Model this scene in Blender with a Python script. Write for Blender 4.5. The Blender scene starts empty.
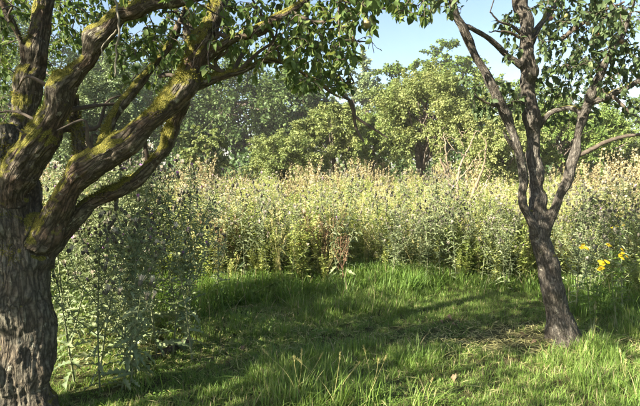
import bpy, math, random
import numpy as np
from mathutils import Vector

rng = np.random.default_rng(11)
random.seed(11)
sc = bpy.context.scene
col = sc.collection
rad = math.radians

# ------------------------------------------------------------------ camera, sky, sun, exposure
CAM_H, F_PX, PITCH = 1.55, 502.0, rad(4.3)
cam = bpy.data.cameras.new('camera')
cam.sensor_width = 36.0
cam.lens = 36.0 * F_PX / 640.0
cam.clip_start, cam.clip_end = 0.05, 2000
camo = bpy.data.objects.new('camera', cam)
camo.location = (0, 0, CAM_H)
camo.rotation_euler = (rad(90) - PITCH, 0, 0)
col.objects.link(camo)
sc.camera = camo

SUN_EL = rad(30)
SUN_DIR = np.array([-0.83, -0.56, 0.0]); SUN_DIR /= np.linalg.norm(SUN_DIR)
SUN_DIR = SUN_DIR * math.cos(SUN_EL) + np.array([0, 0, math.sin(SUN_EL)])
world = bpy.data.worlds.new('World'); sc.world = world
world.use_nodes = True
wn = world.node_tree.nodes; wl = world.node_tree.links
sky = wn.new('ShaderNodeTexSky'); sky.sky_type = 'NISHITA'
sky.sun_disc = False
sky.sun_elevation = SUN_EL
sky.sun_rotation = math.atan2(SUN_DIR[0], SUN_DIR[1])
sky.air_density, sky.dust_density, sky.ozone_density = 1.0, 1.2, 1.1
wn['Background'].inputs['Strength'].default_value = 0.05
wl.new(sky.outputs['Color'], wn['Background'].inputs['Color'])
sun = bpy.data.lights.new('sun', 'SUN'); sun.energy = 5.0; sun.angle = rad(0.53)
sun.color = (1.0, 0.93, 0.78)
suno = bpy.data.objects.new('sun', sun); col.objects.link(suno)
suno.location = tuple(SUN_DIR * 50)
suno.rotation_euler = Vector(-SUN_DIR).to_track_quat('-Z', 'Y').to_euler()
sc.view_settings.view_transform = 'Standard'
sc.view_settings.look = 'None'
sc.view_settings.gamma = 1.0
sc.view_settings.exposure = 2.38
cy = sc.cycles
cy.max_bounces, cy.diffuse_bounces, cy.glossy_bounces, cy.transmission_bounces = 5, 4, 2, 4
cy.use_adaptive_sampling = True; cy.adaptive_threshold = 0.015
cy.use_denoising = True
cy.caustics_reflective = cy.caustics_refractive = False


# ------------------------------------------------------------------ maths helpers
def P(x, y, Y):
    """pixel of the photograph + distance ahead of the camera (metres) -> world point"""
    cx, cyy = (x - 320.0) / F_PX, (203.0 - y) / F_PX
    d = np.array([cx, math.cos(PITCH) + cyy * math.sin(PITCH), -math.sin(PITCH) + cyy * math.cos(PITCH)])
    return np.array([0, 0, CAM_H]) + d * (Y / d[1])


def project(p):
    q = np.asarray(p, float) - np.array([0, 0, CAM_H])
    f = q[..., 1] * math.cos(PITCH) - q[..., 2] * math.sin(PITCH)
    u = q[..., 1] * math.sin(PITCH) + q[..., 2] * math.cos(PITCH)
    f = np.where(np.abs(f) < 1e-3, 1e-3, f)
    return 320 + F_PX * q[..., 0] / f, 203 - F_PX * u / f, f


def vnoise(p, seed=0):
    p = np.asarray(p, float)
    i = np.floor(p).astype(np.int64); f = p - i
    w = f * f * (3 - 2 * f)
    out = np.zeros(p.shape[:-1])
    for a in (0, 1):
        for b in (0, 1):
            for c in (0, 1):
                h = (i[..., 0] + a) * 374761393 + (i[..., 1] + b) * 668265263 + (i[..., 2] + c) * 2147483647 + seed * 974711
                h = (h ^ (h >> 13)) * 1274126177
                h = (h ^ (h >> 16)) & 0xFFFFFF
                ww = (w[..., 0] if a else 1 - w[..., 0]) * (w[..., 1] if b else 1 - w[..., 1]) * (w[..., 2] if c else 1 - w[..., 2])
                out += ww * (h / float(0xFFFFFF))
    return out * 2 - 1


def fbm(p, octs=3, seed=0):
    out, a, p = 0, 1.0, np.asarray(p, float)
    for o in range(octs):
        out = out + a * vnoise(p * 2 ** o, seed + o); a *= 0.5
    return out


def unit(v):
    v = np.asarray(v, float)
    return v / np.maximum(np.linalg.norm(v, axis=-1, keepdims=True), 1e-9)


def rvec(n):
    return unit(rng.normal(size=(n, 3)))


def frames(axis, normal):
    y = unit(axis); x = np.cross(y, normal); x = unit(x); z = np.cross(x, y)
    return np.stack([x, y, z], axis=-1)          # columns


def height(x, y):
    x, y = np.asarray(x, float), np.asarray(y, float)
    p = np.stack([x, y, np.zeros_like(x)], -1)
    fade = np.clip(1.3 - np.hypot(x, y) / 60, 0, 1)
    return (0.035 * vnoise(p * 0.7, 3) + 0.018 * vnoise(p * 2.3, 5)) * fade


def catmull(pts, n):
    pts = np.asarray(pts, float)
    if len(pts) == 2:
        t = np.linspace(0, 1, n)[:, None]
        return pts[0] * (1 - t) + pts[1] * t
    q = np.vstack([2 * pts[0] - pts[1], pts, 2 * pts[-1] - pts[-2]])
    out = []
    for s in np.linspace(0, len(pts) - 1, n):
        k = min(int(s), len(pts) - 2); t = s - k
        a, b, c, d = q[k], q[k + 1], q[k + 2], q[k + 3]
        out.append(0.5 * (2 * b + (c - a) * t + (2 * a - 5 * b + 4 * c - d) * t * t + (3 * b - a - 3 * c + d) * t ** 3))
    return np.array(out)


# ------------------------------------------------------------------ mesh builder
class MB:
    def __init__(self):
        self.v, self.f3, self.f4, self.t, self.n = [], [], [], [], 0

    def add(self, v, f, tint=0.5):
        v = np.asarray(v, float).reshape(-1, 3); f = np.asarray(f, np.int64)
        (self.f3 if f.shape[1] == 3 else self.f4).append(f + self.n)
        self.v.append(v); self.n += len(v)
        self.t.append(np.broadcast_to(np.asarray(tint, float), (len(v),)) if np.ndim(tint) == 0 else np.asarray(tint, float))

    def stamp(self, tmpl, pos, R, s, tint):
        """copies of a template at many places"""
        tv, tf = tmpl
        pos = np.asarray(pos, float); n = len(pos)
        if n == 0:
            return
        s = np.asarray(s, float)
        s = np.repeat(s[:, None], 3, 1) if s.ndim == 1 else s
        v = np.einsum('nij,nkj->nki', R, tv[None] * s[:, None, :]) + pos[:, None, :]
        k = len(tv)
        f = (tf[None] + (np.arange(n) * k)[:, None, None]).reshape(-1, tf.shape[1])
        self.add(v.reshape(-1, 3), f, np.repeat(np.asarray(tint, float), k))

    def tube(self, pts, r, sides=6, tint=0.5, cap=True):
        pts = np.asarray(pts, float); r = np.broadcast_to(np.asarray(r, float), (len(pts),))
        T, N, B = transport(pts)
        a = np.linspace(0, 2 * np.pi, sides, endpoint=False)
        v = pts[:, None] + r[:, None, None] * (np.cos(a)[None, :, None] * N[:, None] + np.sin(a)[None, :, None] * B[:, None])
        m = len(pts); i = np.arange(m - 1)[:, None] * sides; j = np.arange(sides)[None]; j2 = (j + 1) % sides
        f = np.stack([i + j, i + j2, i + sides + j2, i + sides + j], -1).reshape(-1, 4)
        vv = v.reshape(-1, 3); base = self.n
        self.add(vv, f, tint)
        if cap:
            for ring, c, flip in ((0, pts[0], 1), ((m - 1) * sides, pts[-1], 0)):
                k = np.arange(sides); k2 = (k + 1) % sides
                tri = np.stack([k2 if flip else k, k if flip else k2, np.full(sides, sides)], -1)
                self.add(np.vstack([vv[ring:ring + sides], c]), tri, tint)

    def mesh(self, name, mat, smooth=True):
        me = bpy.data.meshes.new(name)
        V = np.concatenate(self.v) if self.v else np.zeros((0, 3))
        f3 = np.concatenate(self.f3) if self.f3 else np.zeros((0, 3), np.int64)
        f4 = np.concatenate(self.f4) if self.f4 else np.zeros((0, 4), np.int64)
        me.vertices.add(len(V)); me.vertices.foreach_set('co', V.astype(np.float32).ravel())
        loops = np.concatenate([f3.ravel(), f4.ravel()]).astype(np.int32)
        me.loops.add(len(loops)); me.loops.foreach_set('vertex_index', loops)
        tot = np.concatenate([np.full(len(f3), 3), np.full(len(f4), 4)]).astype(np.int32)
        start = np.concatenate([[0], np.cumsum(tot)[:-1]]).astype(np.int32) if len(tot) else np.zeros(0, np.int32)
        me.polygons.add(len(tot)); me.polygons.foreach_set('loop_start', start)
        try:
            me.polygons.foreach_set('loop_total', tot)
        except Exception:
            pass
        me.polygons.foreach_set('use_smooth', np.full(len(tot), smooth))
        a = me.attributes.new('tint', 'FLOAT', 'POINT')
        a.data.foreach_set('value', np.concatenate(self.t).astype(np.float32) if self.t else np.zeros(0, np.float32))
        me.materials.append(mat)
        me.update(calc_edges=True); me.validate()
        return me

    def build(self, name, mat, parent=None, smooth=True):
        return link(name, self.mesh(name, mat, smooth), parent)


def link(name, me, parent=None):
    o = bpy.data.objects.new(name, me); col.objects.link(o)
    o.parent = parent
    return o


def transport(pts):
    T = unit(np.gradient(pts, axis=0))
    n = np.cross(T[0], [0, 0, 1.0])
    if np.linalg.norm(n) < 0.05:
        n = np.cross(T[0], [1.0, 0, 0])
    N = [unit(n)]
    for k in range(1, len(pts)):
        v = N[-1] - T[k] * np.dot(N[-1], T[k]); N.append(unit(v))
    N = np.array(N)
    return T, N, np.cross(T, N)


def tag(o, label=None, cat=None, group=None, kind=None):
    for k, v in (('label', label), ('category', cat), ('group', group), ('kind', kind)):
        if v:
            o[k] = v
    return o


def thing(name, label, cat, loc=(0, 0, 0), rz=0, group=None):
    o = bpy.data.objects.new(name, None); col.objects.link(o)
    o.location = tuple(loc); o.rotation_euler = (0, 0, rz); o.empty_display_size = 0.1
    return tag(o, label, cat, group)


def copy_tree(o, parent=None):
    c = o.copy(); col.objects.link(c); c.parent = parent
    for ch in o.children:
        copy_tree(ch, c)
    return c


# ------------------------------------------------------------------ materials
def nodes_of(name):
    m = bpy.data.materials.new(name); m.use_nodes = True
    nt = m.node_tree; nt.nodes.clear()
    return m, nt.nodes, nt.links


def ramp(N, stops):
    r = N.new('ShaderNodeValToRGB'); e = r.color_ramp.elements
    while len(e) < len(stops):
        e.new(0.5)
    for k, (p, c) in enumerate(stops):
        e[k].position = p; e[k].color = (*c, 1) if len(c) == 3 else c
    return r


def leaf_mat(name, stops, trans=0.35, rough=0.55, spec=0.25, var=0.25):
    """leaf: colour from a per-leaf tint, some patchy variation, part of the light passes through"""
    m, N, L = nodes_of(name)
    at = N.new('ShaderNodeAttribute'); at.attribute_name = 'tint'
    oi = N.new('ShaderNodeObjectInfo')
    geo = N.new('ShaderNodeNewGeometry')
    no = N.new('ShaderNodeTexNoise'); no.inputs['Scale'].default_value = 1.3; no.inputs['Detail'].default_value = 3
    L.new(geo.outputs['Position'], no.inputs['Vector'])
    a = N.new('ShaderNodeMath'); a.operation = 'MULTIPLY_ADD'; a.inputs[1].default_value = var; a.inputs[2].default_value = -var * 0.5
    L.new(oi.outputs['Random'], a.inputs[0])
    b = N.new('ShaderNodeMath'); b.operation = 'ADD'; L.new(at.outputs['Fac'], b.inputs[0]); L.new(a.outputs[0], b.inputs[1])
    c = N.new('ShaderNodeMath'); c.operation = 'MULTIPLY_ADD'; c.inputs[1].default_value = 0.5; c.inputs[2].default_value = -0.25
    L.new(no.outputs['Fac'], c.inputs[0])
    d = N.new('ShaderNodeMath'); d.operation = 'ADD'; L.new(b.outputs[0], d.inputs[0]); L.new(c.outputs[0], d.inputs[1])
    r = ramp(N, stops); L.new(d.outputs[0], r.inputs['Fac'])
    p = N.new('ShaderNodeBsdfPrincipled'); p.inputs['Roughness'].default_value = rough
    p.inputs['Specular IOR Level'].default_value = spec
    L.new(r.outputs['Color'], p.inputs['Base Color'])
    t = N.new('ShaderNodeBsdfTranslucent')
    hs = N.new('ShaderNodeHueSaturation'); hs.inputs['Saturation'].default_value = 1.15; hs.inputs['Value'].default_value = 1.15
    hs.inputs['Hue'].default_value = 0.485
    L.new(r.outputs['Color'], hs.inputs['Color']); L.new(hs.outputs['Color'], t.inputs['Color'])
    mx = N.new('ShaderNodeMixShader'); mx.inputs[0].default_value = trans
    L.new(p.outputs[0], mx.inputs[1]); L.new(t.outputs[0], mx.inputs[2])
    o = N.new('ShaderNodeOutputMaterial'); L.new(mx.outputs[0], o.inputs['Surface'])
    return m


def plain_mat(name, stops, scale=8.0, rough=0.85, bump=0.3, spec=0.2):
    m, N, L = nodes_of(name)
    at = N.new('ShaderNodeAttribute'); at.attribute_name = 'tint'
    tc = N.new('ShaderNodeTexCoord')
    no = N.new('ShaderNodeTexNoise'); no.inputs['Scale'].default_value = scale; no.inputs['Detail'].default_value = 5
    L.new(tc.outputs['Object'], no.inputs['Vector'])
    a = N.new('ShaderNodeMath'); a.operation = 'MULTIPLY_ADD'; a.inputs[1].default_value = 1.0
    L.new(no.outputs['Fac'], a.inputs[0])
    s = N.new('ShaderNodeMath'); s.operation = 'SUBTRACT'; s.inputs[1].default_value = 0.5
    L.new(at.outputs['Fac'], s.inputs[0]); L.new(s.outputs[0], a.inputs[2])
    r = ramp(N, stops); L.new(a.outputs[0], r.inputs['Fac'])
    p = N.new('ShaderNodeBsdfPrincipled'); p.inputs['Roughness'].default_value = rough
    p.inputs['Specular IOR Level'].default_value = spec
    L.new(r.outputs['Color'], p.inputs['Base Color'])
    if bump:
        bp = N.new('ShaderNodeBump'); bp.inputs['Strength'].default_value = bump; bp.inputs['Distance'].default_value = 0.01
        L.new(no.outputs['Fac'], bp.inputs['Height']); L.new(bp.outputs[0], p.inputs['Normal'])
    o = N.new('ShaderNodeOutputMaterial'); L.new(p.outputs[0], o.inputs['Surface'])
    return m


def bark_mat(name, plate, crack, red, lichen, moss_amt, bump=1.0, scale=1.0):
    """fissured bark laid along each limb (attribute 'bark'), lichen blotches, moss on upper sides"""
    m, N, L = nodes_of(name)
    at = N.new('ShaderNodeAttribute'); at.attribute_name = 'bark'
    mp = N.new('ShaderNodeMapping'); mp.inputs['Scale'].default_value = (1, 1, 0.2)
    L.new(at.outputs['Vector'], mp.inputs['Vector'])
    n0 = N.new('ShaderNodeTexNoise'); n0.inputs['Scale'].default_value = 22 * scale; n0.inputs['Detail'].default_value = 4
    L.new(mp.outputs[0], n0.inputs['Vector'])
    ad = N.new('ShaderNodeVectorMath'); ad.operation = 'MULTIPLY_ADD'
    ad.inputs[1].default_value = (0.075, 0.075, 0.06); L.new(n0.outputs['Color'], ad.inputs[0]); L.new(mp.outputs[0], ad.inputs[2])
    vo = N.new('ShaderNodeTexVoronoi'); vo.feature = 'DISTANCE_TO_EDGE'; vo.inputs['Scale'].default_value = 38 * scale
    L.new(ad.outputs[0], vo.inputs['Vector'])
    cr = ramp(N, [(0.0, (0.1, 0.1, 0.1)), (0.28, (1, 1, 1))]); L.new(vo.outputs['Distance'], cr.inputs['Fac'])
    n1 = N.new('ShaderNodeTexNoise'); n1.inputs['Scale'].default_value = 55 * scale; n1.inputs['Detail'].default_value = 6; n1.inputs['Roughness'].default_value = 0.65
    L.new(at.outputs['Vector'], n1.inputs['Vector'])
    n2 = N.new('ShaderNodeTexNoise'); n2.inputs['Scale'].default_value = 7; n2.inputs['Detail'].default_value = 4
    L.new(at.outputs['Vector'], n2.inputs['Vector'])

    def mix(fac, a, b):
        x = N.new('ShaderNodeMix'); x.data_type = 'RGBA'
        for sock, val in ((x.inputs[0], fac), (x.inputs[6], a), (x.inputs[7], b)):
            if isinstance(val, tuple):
                sock.default_value = (*val, 1)
            elif isinstance(val, float):
                sock.default_value = val
            else:
                L.new(val, sock)
        return x.outputs[2]
    r2 = ramp(N, [(0.42, (0, 0, 0)), (0.62, (1, 1, 1))]); L.new(n2.outputs['Fac'], r2.inputs['Fac'])
    pl = mix(r2.outputs['Color'], plate, red)
    r1 = ramp(N, [(0.3, (0.45, 0.45, 0.45)), (0.75, (1.35, 1.35, 1.35))]); L.new(n1.outputs['Fac'], r1.inputs['Fac'])
    mm = N.new('ShaderNodeMix'); mm.data_type = 'RGBA'; mm.blend_type = 'MULTIPLY'; mm.inputs[0].default_value = 1.0
    L.new(pl, mm.inputs[6]); L.new(r1.outputs['Color'], mm.inputs[7])
    c1 = mix(cr.outputs['Color'], crack, mm.outputs[2])
    n3 = N.new('ShaderNodeTexNoise'); n3.inputs['Scale'].default_value = 19; n3.inputs['Detail'].default_value = 6; n3.inputs['Roughness'].default_value = 0.7
    L.new(at.outputs['Vector'], n3.inputs['Vector'])
    r3 = ramp(N, [(0.60, (0, 0, 0)), (0.66, (0.75, 0.75, 0.75))]); L.new(n3.outputs['Fac'], r3.inputs['Fac'])
    c2 = mix(r3.outputs['Color'], c1, lichen)
    # moss
    ge = N.new('ShaderNodeNewGeometry'); sp = N.new('ShaderNodeSeparateXYZ'); L.new(ge.outputs['Normal'], sp.inputs[0])
    n4 = N.new('ShaderNodeTexNoise'); n4.inputs['Scale'].default_value = 5.5; n4.inputs['Detail'].default_value = 7; n4.inputs['Roughness'].default_value = 0.62
    L.new(ge.outputs['Position'], n4.inputs['Vector'])
    ma = N.new('ShaderNodeMath'); ma.operation = 'MULTIPLY_ADD'; ma.inputs[1].default_value = 0.42
    L.new(sp.outputs['Z'], ma.inputs[0]); L.new(n4.outputs['Fac'], ma.inputs[2])
    r4 = ramp(N, [(0.72 - moss_amt, (0, 0, 0)), (0.80 - moss_amt, (1, 1, 1))]); L.new(ma.outputs[0], r4.inputs['Fac'])
    n5 = N.new('ShaderNodeTexNoise'); n5.inputs['Scale'].default_value = 160; n5.inputs['Detail'].default_value = 3
    L.new(ge.outputs['Position'], n5.inputs['Vector'])
    r5 = ramp(N, [(0.3, (0.06, 0.062, 0.012)), (0.55, (0.17, 0.155, 0.03)), (0.75, (0.32, 0.27, 0.055))]); L.new(n5.outputs['Fac'], r5.inputs['Fac'])
    c3 = mix(r4.outputs['Color'], c2, r5.outputs['Color'])
    p = N.new('ShaderNodeBsdfPrincipled'); p.inputs['Roughness'].default_value = 0.92; p.inputs['Specular IOR Level'].default_value = 0.15
    L.new(c3, p.inputs['Base Color'])
    h = N.new('ShaderNodeMath'); h.operation = 'MULTIPLY_ADD'; h.inputs[1].default_value = 0.6
    L.new(cr.outputs['Color'], h.inputs[0]); L.new(n1.outputs['Fac'], h.inputs[2])
    h2 = N.new('ShaderNodeMath'); h2.operation = 'MULTIPLY_ADD'; h2.inputs[1].default_value = 0.9
    L.new(n5.outputs['Fac'], h2.inputs[0]); 
    mmo = N.new('ShaderNodeMath'); mmo.operation = 'MULTIPLY'; L.new(r4.outputs['Color'], mmo.inputs[0]); mmo.inputs[1].default_value = 1.0
    h3 = N.new('ShaderNodeMath'); h3.operation = 'MULTIPLY'; L.new(n5.outputs['Fac'], h3.inputs[0]); L.new(mmo.outputs[0], h3.inputs[1])
    h4 = N.new('ShaderNodeMath'); h4.operation = 'ADD'; L.new(h.outputs[0], h4.inputs[0]); L.new(h3.outputs[0], h4.inputs[1])
    bp = N.new('ShaderNodeBump'); bp.inputs['Strength'].default_value = bump; bp.inputs['Distance'].default_value = 0.014
    L.new(h4.outputs[0], bp.inputs['Height']); L.new(bp.outputs[0], p.inputs['Normal'])
    o = N.new('ShaderNodeOutputMaterial'); L.new(p.outputs[0], o.inputs['Surface'])
    return m


def ground_mat():
    m, N, L = nodes_of('ground')
    ge = N.new('ShaderNodeNewGeometry')
    n1 = N.new('ShaderNodeTexNoise'); n1.inputs['Scale'].default_value = 1.4; n1.inputs['Detail'].default_value = 6
    n2 = N.new('ShaderNodeTexNoise'); n2.inputs['Scale'].default_value = 45; n2.inputs['Detail'].default_value = 5; n2.inputs['Roughness'].default_value = 0.7
    for n in (n1, n2):
        L.new(ge.outputs['Position'], n.inputs['Vector'])
    r1 = ramp(N, [(0.35, (0.045, 0.06, 0.018)), (0.55, (0.075, 0.075, 0.03)), (0.7, (0.15, 0.115, 0.06))]); L.new(n1.outputs['Fac'], r1.inputs['Fac'])
    r2 = ramp(N, [(0.3, (0.4, 0.4, 0.4)), (0.7, (1.4, 1.35, 1.2))]); L.new(n2.outputs['Fac'], r2.inputs['Fac'])
    x = N.new('ShaderNodeMix'); x.data_type = 'RGBA'; x.blend_type = 'MULTIPLY'; x.inputs[0].default_value = 1
    L.new(r1.outputs['Color'], x.inputs[6]); L.new(r2.outputs['Color'], x.inputs[7])
    p = N.new('ShaderNodeBsdfPrincipled'); p.inputs['Roughness'].default_value = 0.95; p.inputs['Specular IOR Level'].default_value = 0.1
    L.new(x.outputs[2], p.inputs['Base Color'])
    bp = N.new('ShaderNodeBump'); bp.inputs['Strength'].default_value = 0.8; bp.inputs['Distance'].default_value = 0.03
    L.new(n2.outputs['Fac'], bp.inputs['Height']); L.new(bp.outputs[0], p.inputs['Normal'])
    o = N.new('ShaderNodeOutputMaterial'); L.new(p.outputs[0], o.inputs['Surface'])
    return m


M = {}
M['ground'] = ground_mat()
M['bark_old'] = bark_mat('old mossy bark', (0.18, 0.155, 0.110), (0.03, 0.024, 0.017), (0.14, 0.095, 0.062), (0.34, 0.32, 0.24), 0.20)
M['moss'] = leaf_mat('moss', [(0.1, (0.07, 0.08, 0.014)), (0.5, (0.17, 0.165, 0.03)), (0.9, (0.32, 0.28, 0.06))], 0.25, 0.8, 0.1)
M['bark_trunk'] = bark_mat('old trunk bark', (0.19, 0.172, 0.128), (0.035, 0.03, 0.022), (0.15, 0.118, 0.08), (0.34, 0.32, 0.24), 0.03)
M['bark_apple'] = bark_mat('grey apple bark', (0.165, 0.148, 0.122), (0.04, 0.034, 0.027), (0.14, 0.118, 0.092), (0.28, 0.26, 0.20), 0.0, 0.9, 1.2)
M['twig'] = plain_mat('twig', [(0.2, (0.035, 0.028, 0.02)), (0.8, (0.12, 0.095, 0.07))], 40)
M['pale_twig'] = plain_mat('pale twig', [(0.2, (0.12, 0.105, 0.075)), (0.8, (0.28, 0.25, 0.19))], 40)
M['apple_leaf'] = leaf_mat('apple leaf', [(0.1, (0.055, 0.095, 0.024)), (0.55, (0.10, 0.150, 0.042)), (0.9, (0.19, 0.215, 0.07))], 0.36, 0.6, 0.22)
M['apple_leaf2'] = leaf_mat('apple leaf greyer', [(0.1, (0.055, 0.085, 0.034)), (0.55, (0.105, 0.145, 0.058)), (0.9, (0.19, 0.21, 0.085))], 0.34, 0.6, 0.22)
M['apple'] = plain_mat('apple skin', [(0.3, (0.17, 0.19, 0.06)), (0.6, (0.22, 0.18, 0.08)), (0.8, (0.22, 0.10, 0.06))], 6, 0.4, 0, 0.5)
M['grass'] = leaf_mat('grass', [(0.0, (0.080, 0.150, 0.028)), (0.45, (0.150, 0.245, 0.045)), (0.8, (0.25, 0.31, 0.08)), (0.93, (0.40, 0.34, 0.18))], 0.40, 0.5, 0.3, 0.1)
M['straw'] = leaf_mat('straw', [(0.1, (0.31, 0.28, 0.10)), (0.9, (0.52, 0.48, 0.21))], 0.25, 0.7, 0.2)
M['litter'] = plain_mat('dead leaf', [(0.2, (0.09, 0.055, 0.03)), (0.8, (0.26, 0.18, 0.11))], 20, 0.85, 0.2)
M['thistle_leaf'] = leaf_mat('thistle leaf', [(0.1, (0.14, 0.185, 0.085)), (0.5, (0.22, 0.265, 0.125)), (0.9, (0.34, 0.375, 0.20))], 0.28, 0.6, 0.25)
M['thistle_stem'] = plain_mat('thistle stem', [(0.2, (0.10, 0.13, 0.06)), (0.8, (0.20, 0.20, 0.11))], 30, 0.7, 0)
M['head'] = plain_mat('thistle head', [(0.2, (0.05, 0.05, 0.035)), (0.8, (0.13, 0.115, 0.08))], 60, 0.8, 0)
M['purple'] = plain_mat('thistle flower', [(0.2, (0.30, 0.12, 0.34)), (0.8, (0.52, 0.28, 0.55))], 60, 0.7, 0)
M['fluff'] = leaf_mat('seed down', [(0.1, (0.52, 0.46, 0.34)), (0.9, (0.72, 0.66, 0.54))], 0.45, 0.9, 0.1)
M['weed_leaf'] = leaf_mat('weed leaf', [(0.1, (0.16, 0.225, 0.055)), (0.5, (0.31, 0.365, 0.11)), (0.9, (0.51, 0.51, 0.19))], 0.40, 0.6, 0.2)
M['rust'] = plain_mat('dock seed', [(0.2, (0.11, 0.065, 0.035)), (0.8, (0.24, 0.15, 0.085))], 30, 0.85, 0)
M['pinkdry'] = leaf_mat('dry seed head', [(0.1, (0.24, 0.20, 0.10)), (0.9, (0.42, 0.36, 0.20))], 0.25, 0.8, 0.1)
M['dead_wood'] = plain_mat('bleached wood', [(0.2, (0.13, 0.10, 0.065)), (0.8, (0.27, 0.21, 0.14))], 25, 0.85, 0.3)
M['yellow'] = leaf_mat('ragwort petal', [(0.1, (0.72, 0.52, 0.015)), (0.9, (0.82, 0.66, 0.03))], 0.3, 0.6, 0.2)
M['ragdisc'] = plain_mat('ragwort disc', [(0.2, (0.35, 0.17, 0.01)), (0.8, (0.50, 0.28, 0.02))], 60, 0.8, 0)
M['far_bark'] = plain_mat('far bark', [(0.2, (0.05, 0.04, 0.03)), (0.8, (0.16, 0.13, 0.10))], 9, 0.9, 0.4)
# crown colours of the trees beyond the meadow
M['crown_yellow'] = leaf_mat('crown yellow green', [(0.1, (0.115, 0.155, 0.045)), (0.5, (0.18, 0.215, 0.07)), (0.9, (0.28, 0.295, 0.11))], 0.35)
M['crown_green'] = leaf_mat('crown mid green', [(0.1, (0.075, 0.125, 0.028)), (0.5, (0.13, 0.19, 0.045)), (0.9, (0.21, 0.25, 0.07))], 0.33)
M['crown_dark'] = leaf_mat('crown dark green', [(0.1, (0.030, 0.058, 0.016)), (0.5, (0.056, 0.094, 0.028)), (0.9, (0.10, 0.14, 0.045))], 0.25)
M['crown_blue'] = leaf_mat('crown grey green', [(0.1, (0.095, 0.135, 0.055)), (0.5, (0.15, 0.20, 0.085)), (0.9, (0.22, 0.26, 0.12))], 0.25)

# ------------------------------------------------------------------ ground
def spacing(n, inner, outer):
    s = np.linspace(-1, 1, n)
    return np.sign(s) * (inner * np.abs(s) + (outer - inner) * np.abs(s) ** 6)


def make_ground():
    gx = spacing(181, 14, 500); gy = spacing(181, 14, 500) + 6
    X, Y = np.meshgrid(gx, gy, indexing='ij')
    Z = height(X, Y)
    n = len(gx)
    i, j = np.meshgrid(np.arange(n - 1), np.arange(n - 1), indexing='ij')
    a = (i * n + j).ravel()
    b = MB(); b.add(np.stack([X, Y, Z], -1).reshape(-1, 3), np.stack([a, a + n, a + n + 1, a + 1], -1))
    o = b.build('ground', M['ground']); tag(o, kind='structure')


make_ground()


# ------------------------------------------------------------------ templates
def leaf_template(curl=0.25, fold=0.25, w=0.30, wavy=0.0):
    """oval leaf of unit length along +y, folded at the midrib and curling down"""
    ys = np.array([0, 0.12, 0.35, 0.62, 0.84, 1.0]); hw = np.array([0.02, 0.55, 1.0, 0.92, 0.5, 0.0]) * w
    v = []
    for y, h in zip(ys, hw):
        z = -curl * y * y
        for s in (-1, 0, 1):
            v.append((s * h, y * (1 - 0.12 * curl), z + fold * h * abs(s) + wavy * h * math.sin(9 * y + s)))
    f = []
    for k in range(5):
        for c in (0, 1):
            a = k * 3 + c
            f.append((a, a + 1, a + 4, a + 3))
    return np.array(v), np.array(f)


def thistle_leaf_template(curl=0.35):
    n = 9
    v = []
    for k in range(n):
        y = k / (n - 1)
        base = 0.17 * math.sin(math.pi * min(1, 0.12 + 0.88 * y)) ** 0.7
        h = base * (1.0 if k % 2 else 0.35)
        if k == n - 1:
            h = 0
        z = -curl * y * y
        yo = y + (0.05 if k % 2 else 0)
        for s in (-1, 0, 1):
            v.append((s * h, yo if s else y, z + (0.5 * h if s else 0) + (0.03 if (k % 2 and s) else 0)))
    f = []
    for k in range(n - 1):
        for c in (0, 1):
            a = k * 3 + c
            f.append((a, a + 1, a + 4, a + 3))
    return np.array(v), np.array(f)


QUAD = (np.array([(0, 0, 0), (-0.36, 0.45, 0.05), (0, 1, -0.12), (0.36, 0.5, 0.05)], float), np.array([(0, 3, 2, 1)]))
NARROW = (np.array([(0, 0, 0), (-0.11, 0.4, 0.03), (0, 1, -0.15), (0.11, 0.4, 0.03)], float), np.array([(0, 3, 2, 1)]))
LEAVES = [leaf_template(0.18, 0.3), leaf_template(0.45, 0.45, 0.28, 0.2), leaf_template(0.08, 0.15, 0.33, 0.15), leaf_template(0.7, 0.5, 0.27, 0.1)]
TLEAVES = [thistle_leaf_template(0.25), thistle_leaf_template(0.6)]


def blob(rx, rz, sides=7, rows=5):
    v, f = [], []
    for i in range(rows + 1):
        t = math.pi * i / rows
        for j in range(sides):
            a = 2 * math.pi * j / sides
            v.append((rx * math.sin(t) * math.cos(a), rx * math.sin(t) * math.sin(a), rz * (1 - math.cos(t))))
    for i in range(rows):
        for j in range(sides):
            f.append((i * sides + j, (i + 1) * sides + j, (i + 1) * sides + (j + 1) % sides, i * sides + (j + 1) % sides))
    return np.array(v), np.array(f)


# ------------------------------------------------------------------ the two near apple trees
class Skel:
    def __init__(self):
        self.b = []                       # (pts, radii, part name)

    fat = 1.0

    def limb(self, pts, part='limb', step=0.025, thin=False):
        w = np.array([P(x, y, d) for x, y, d, _ in pts])
        r = np.array([0.5 * wd * d / F_PX for _, _, d, wd in pts]) * (1.0 if thin else self.fat + (.22 if part == 'trunk' else 0))
        ln = np.sum(np.linalg.norm(np.diff(w, axis=0), axis=1))
        n = max(6, int(ln / step))
        q = catmull(np.column_stack([w, r]), n)
        if not thin:
            tt = np.linspace(0, ln, n)
            for c in range(3):
                q[:, c] += (0.016 * vnoise(np.column_stack([tt * 3.4, np.full(n, c * 5.1), np.full(n, len(self.b) * 2.3)]), 76) + 0.022 * vnoise(np.column_stack([tt * 8.0, np.full(n, c * 7.3), np.full(n, len(self.b) * 3.1)]), 77)) * np.minimum(1, q[:, 3] / .05) * (.35 if part == 'trunk' else 1)
            q[:, 3] *= 1 + 0.18 * vnoise(np.column_stack([tt * 8, np.full(n, 50.5), np.full(n, len(self.b) * 3.1)]), 78)
        self.b.append((q[:, :3], np.maximum(q[:, 3], 0.002), part, thin))


WOOD = []


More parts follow.
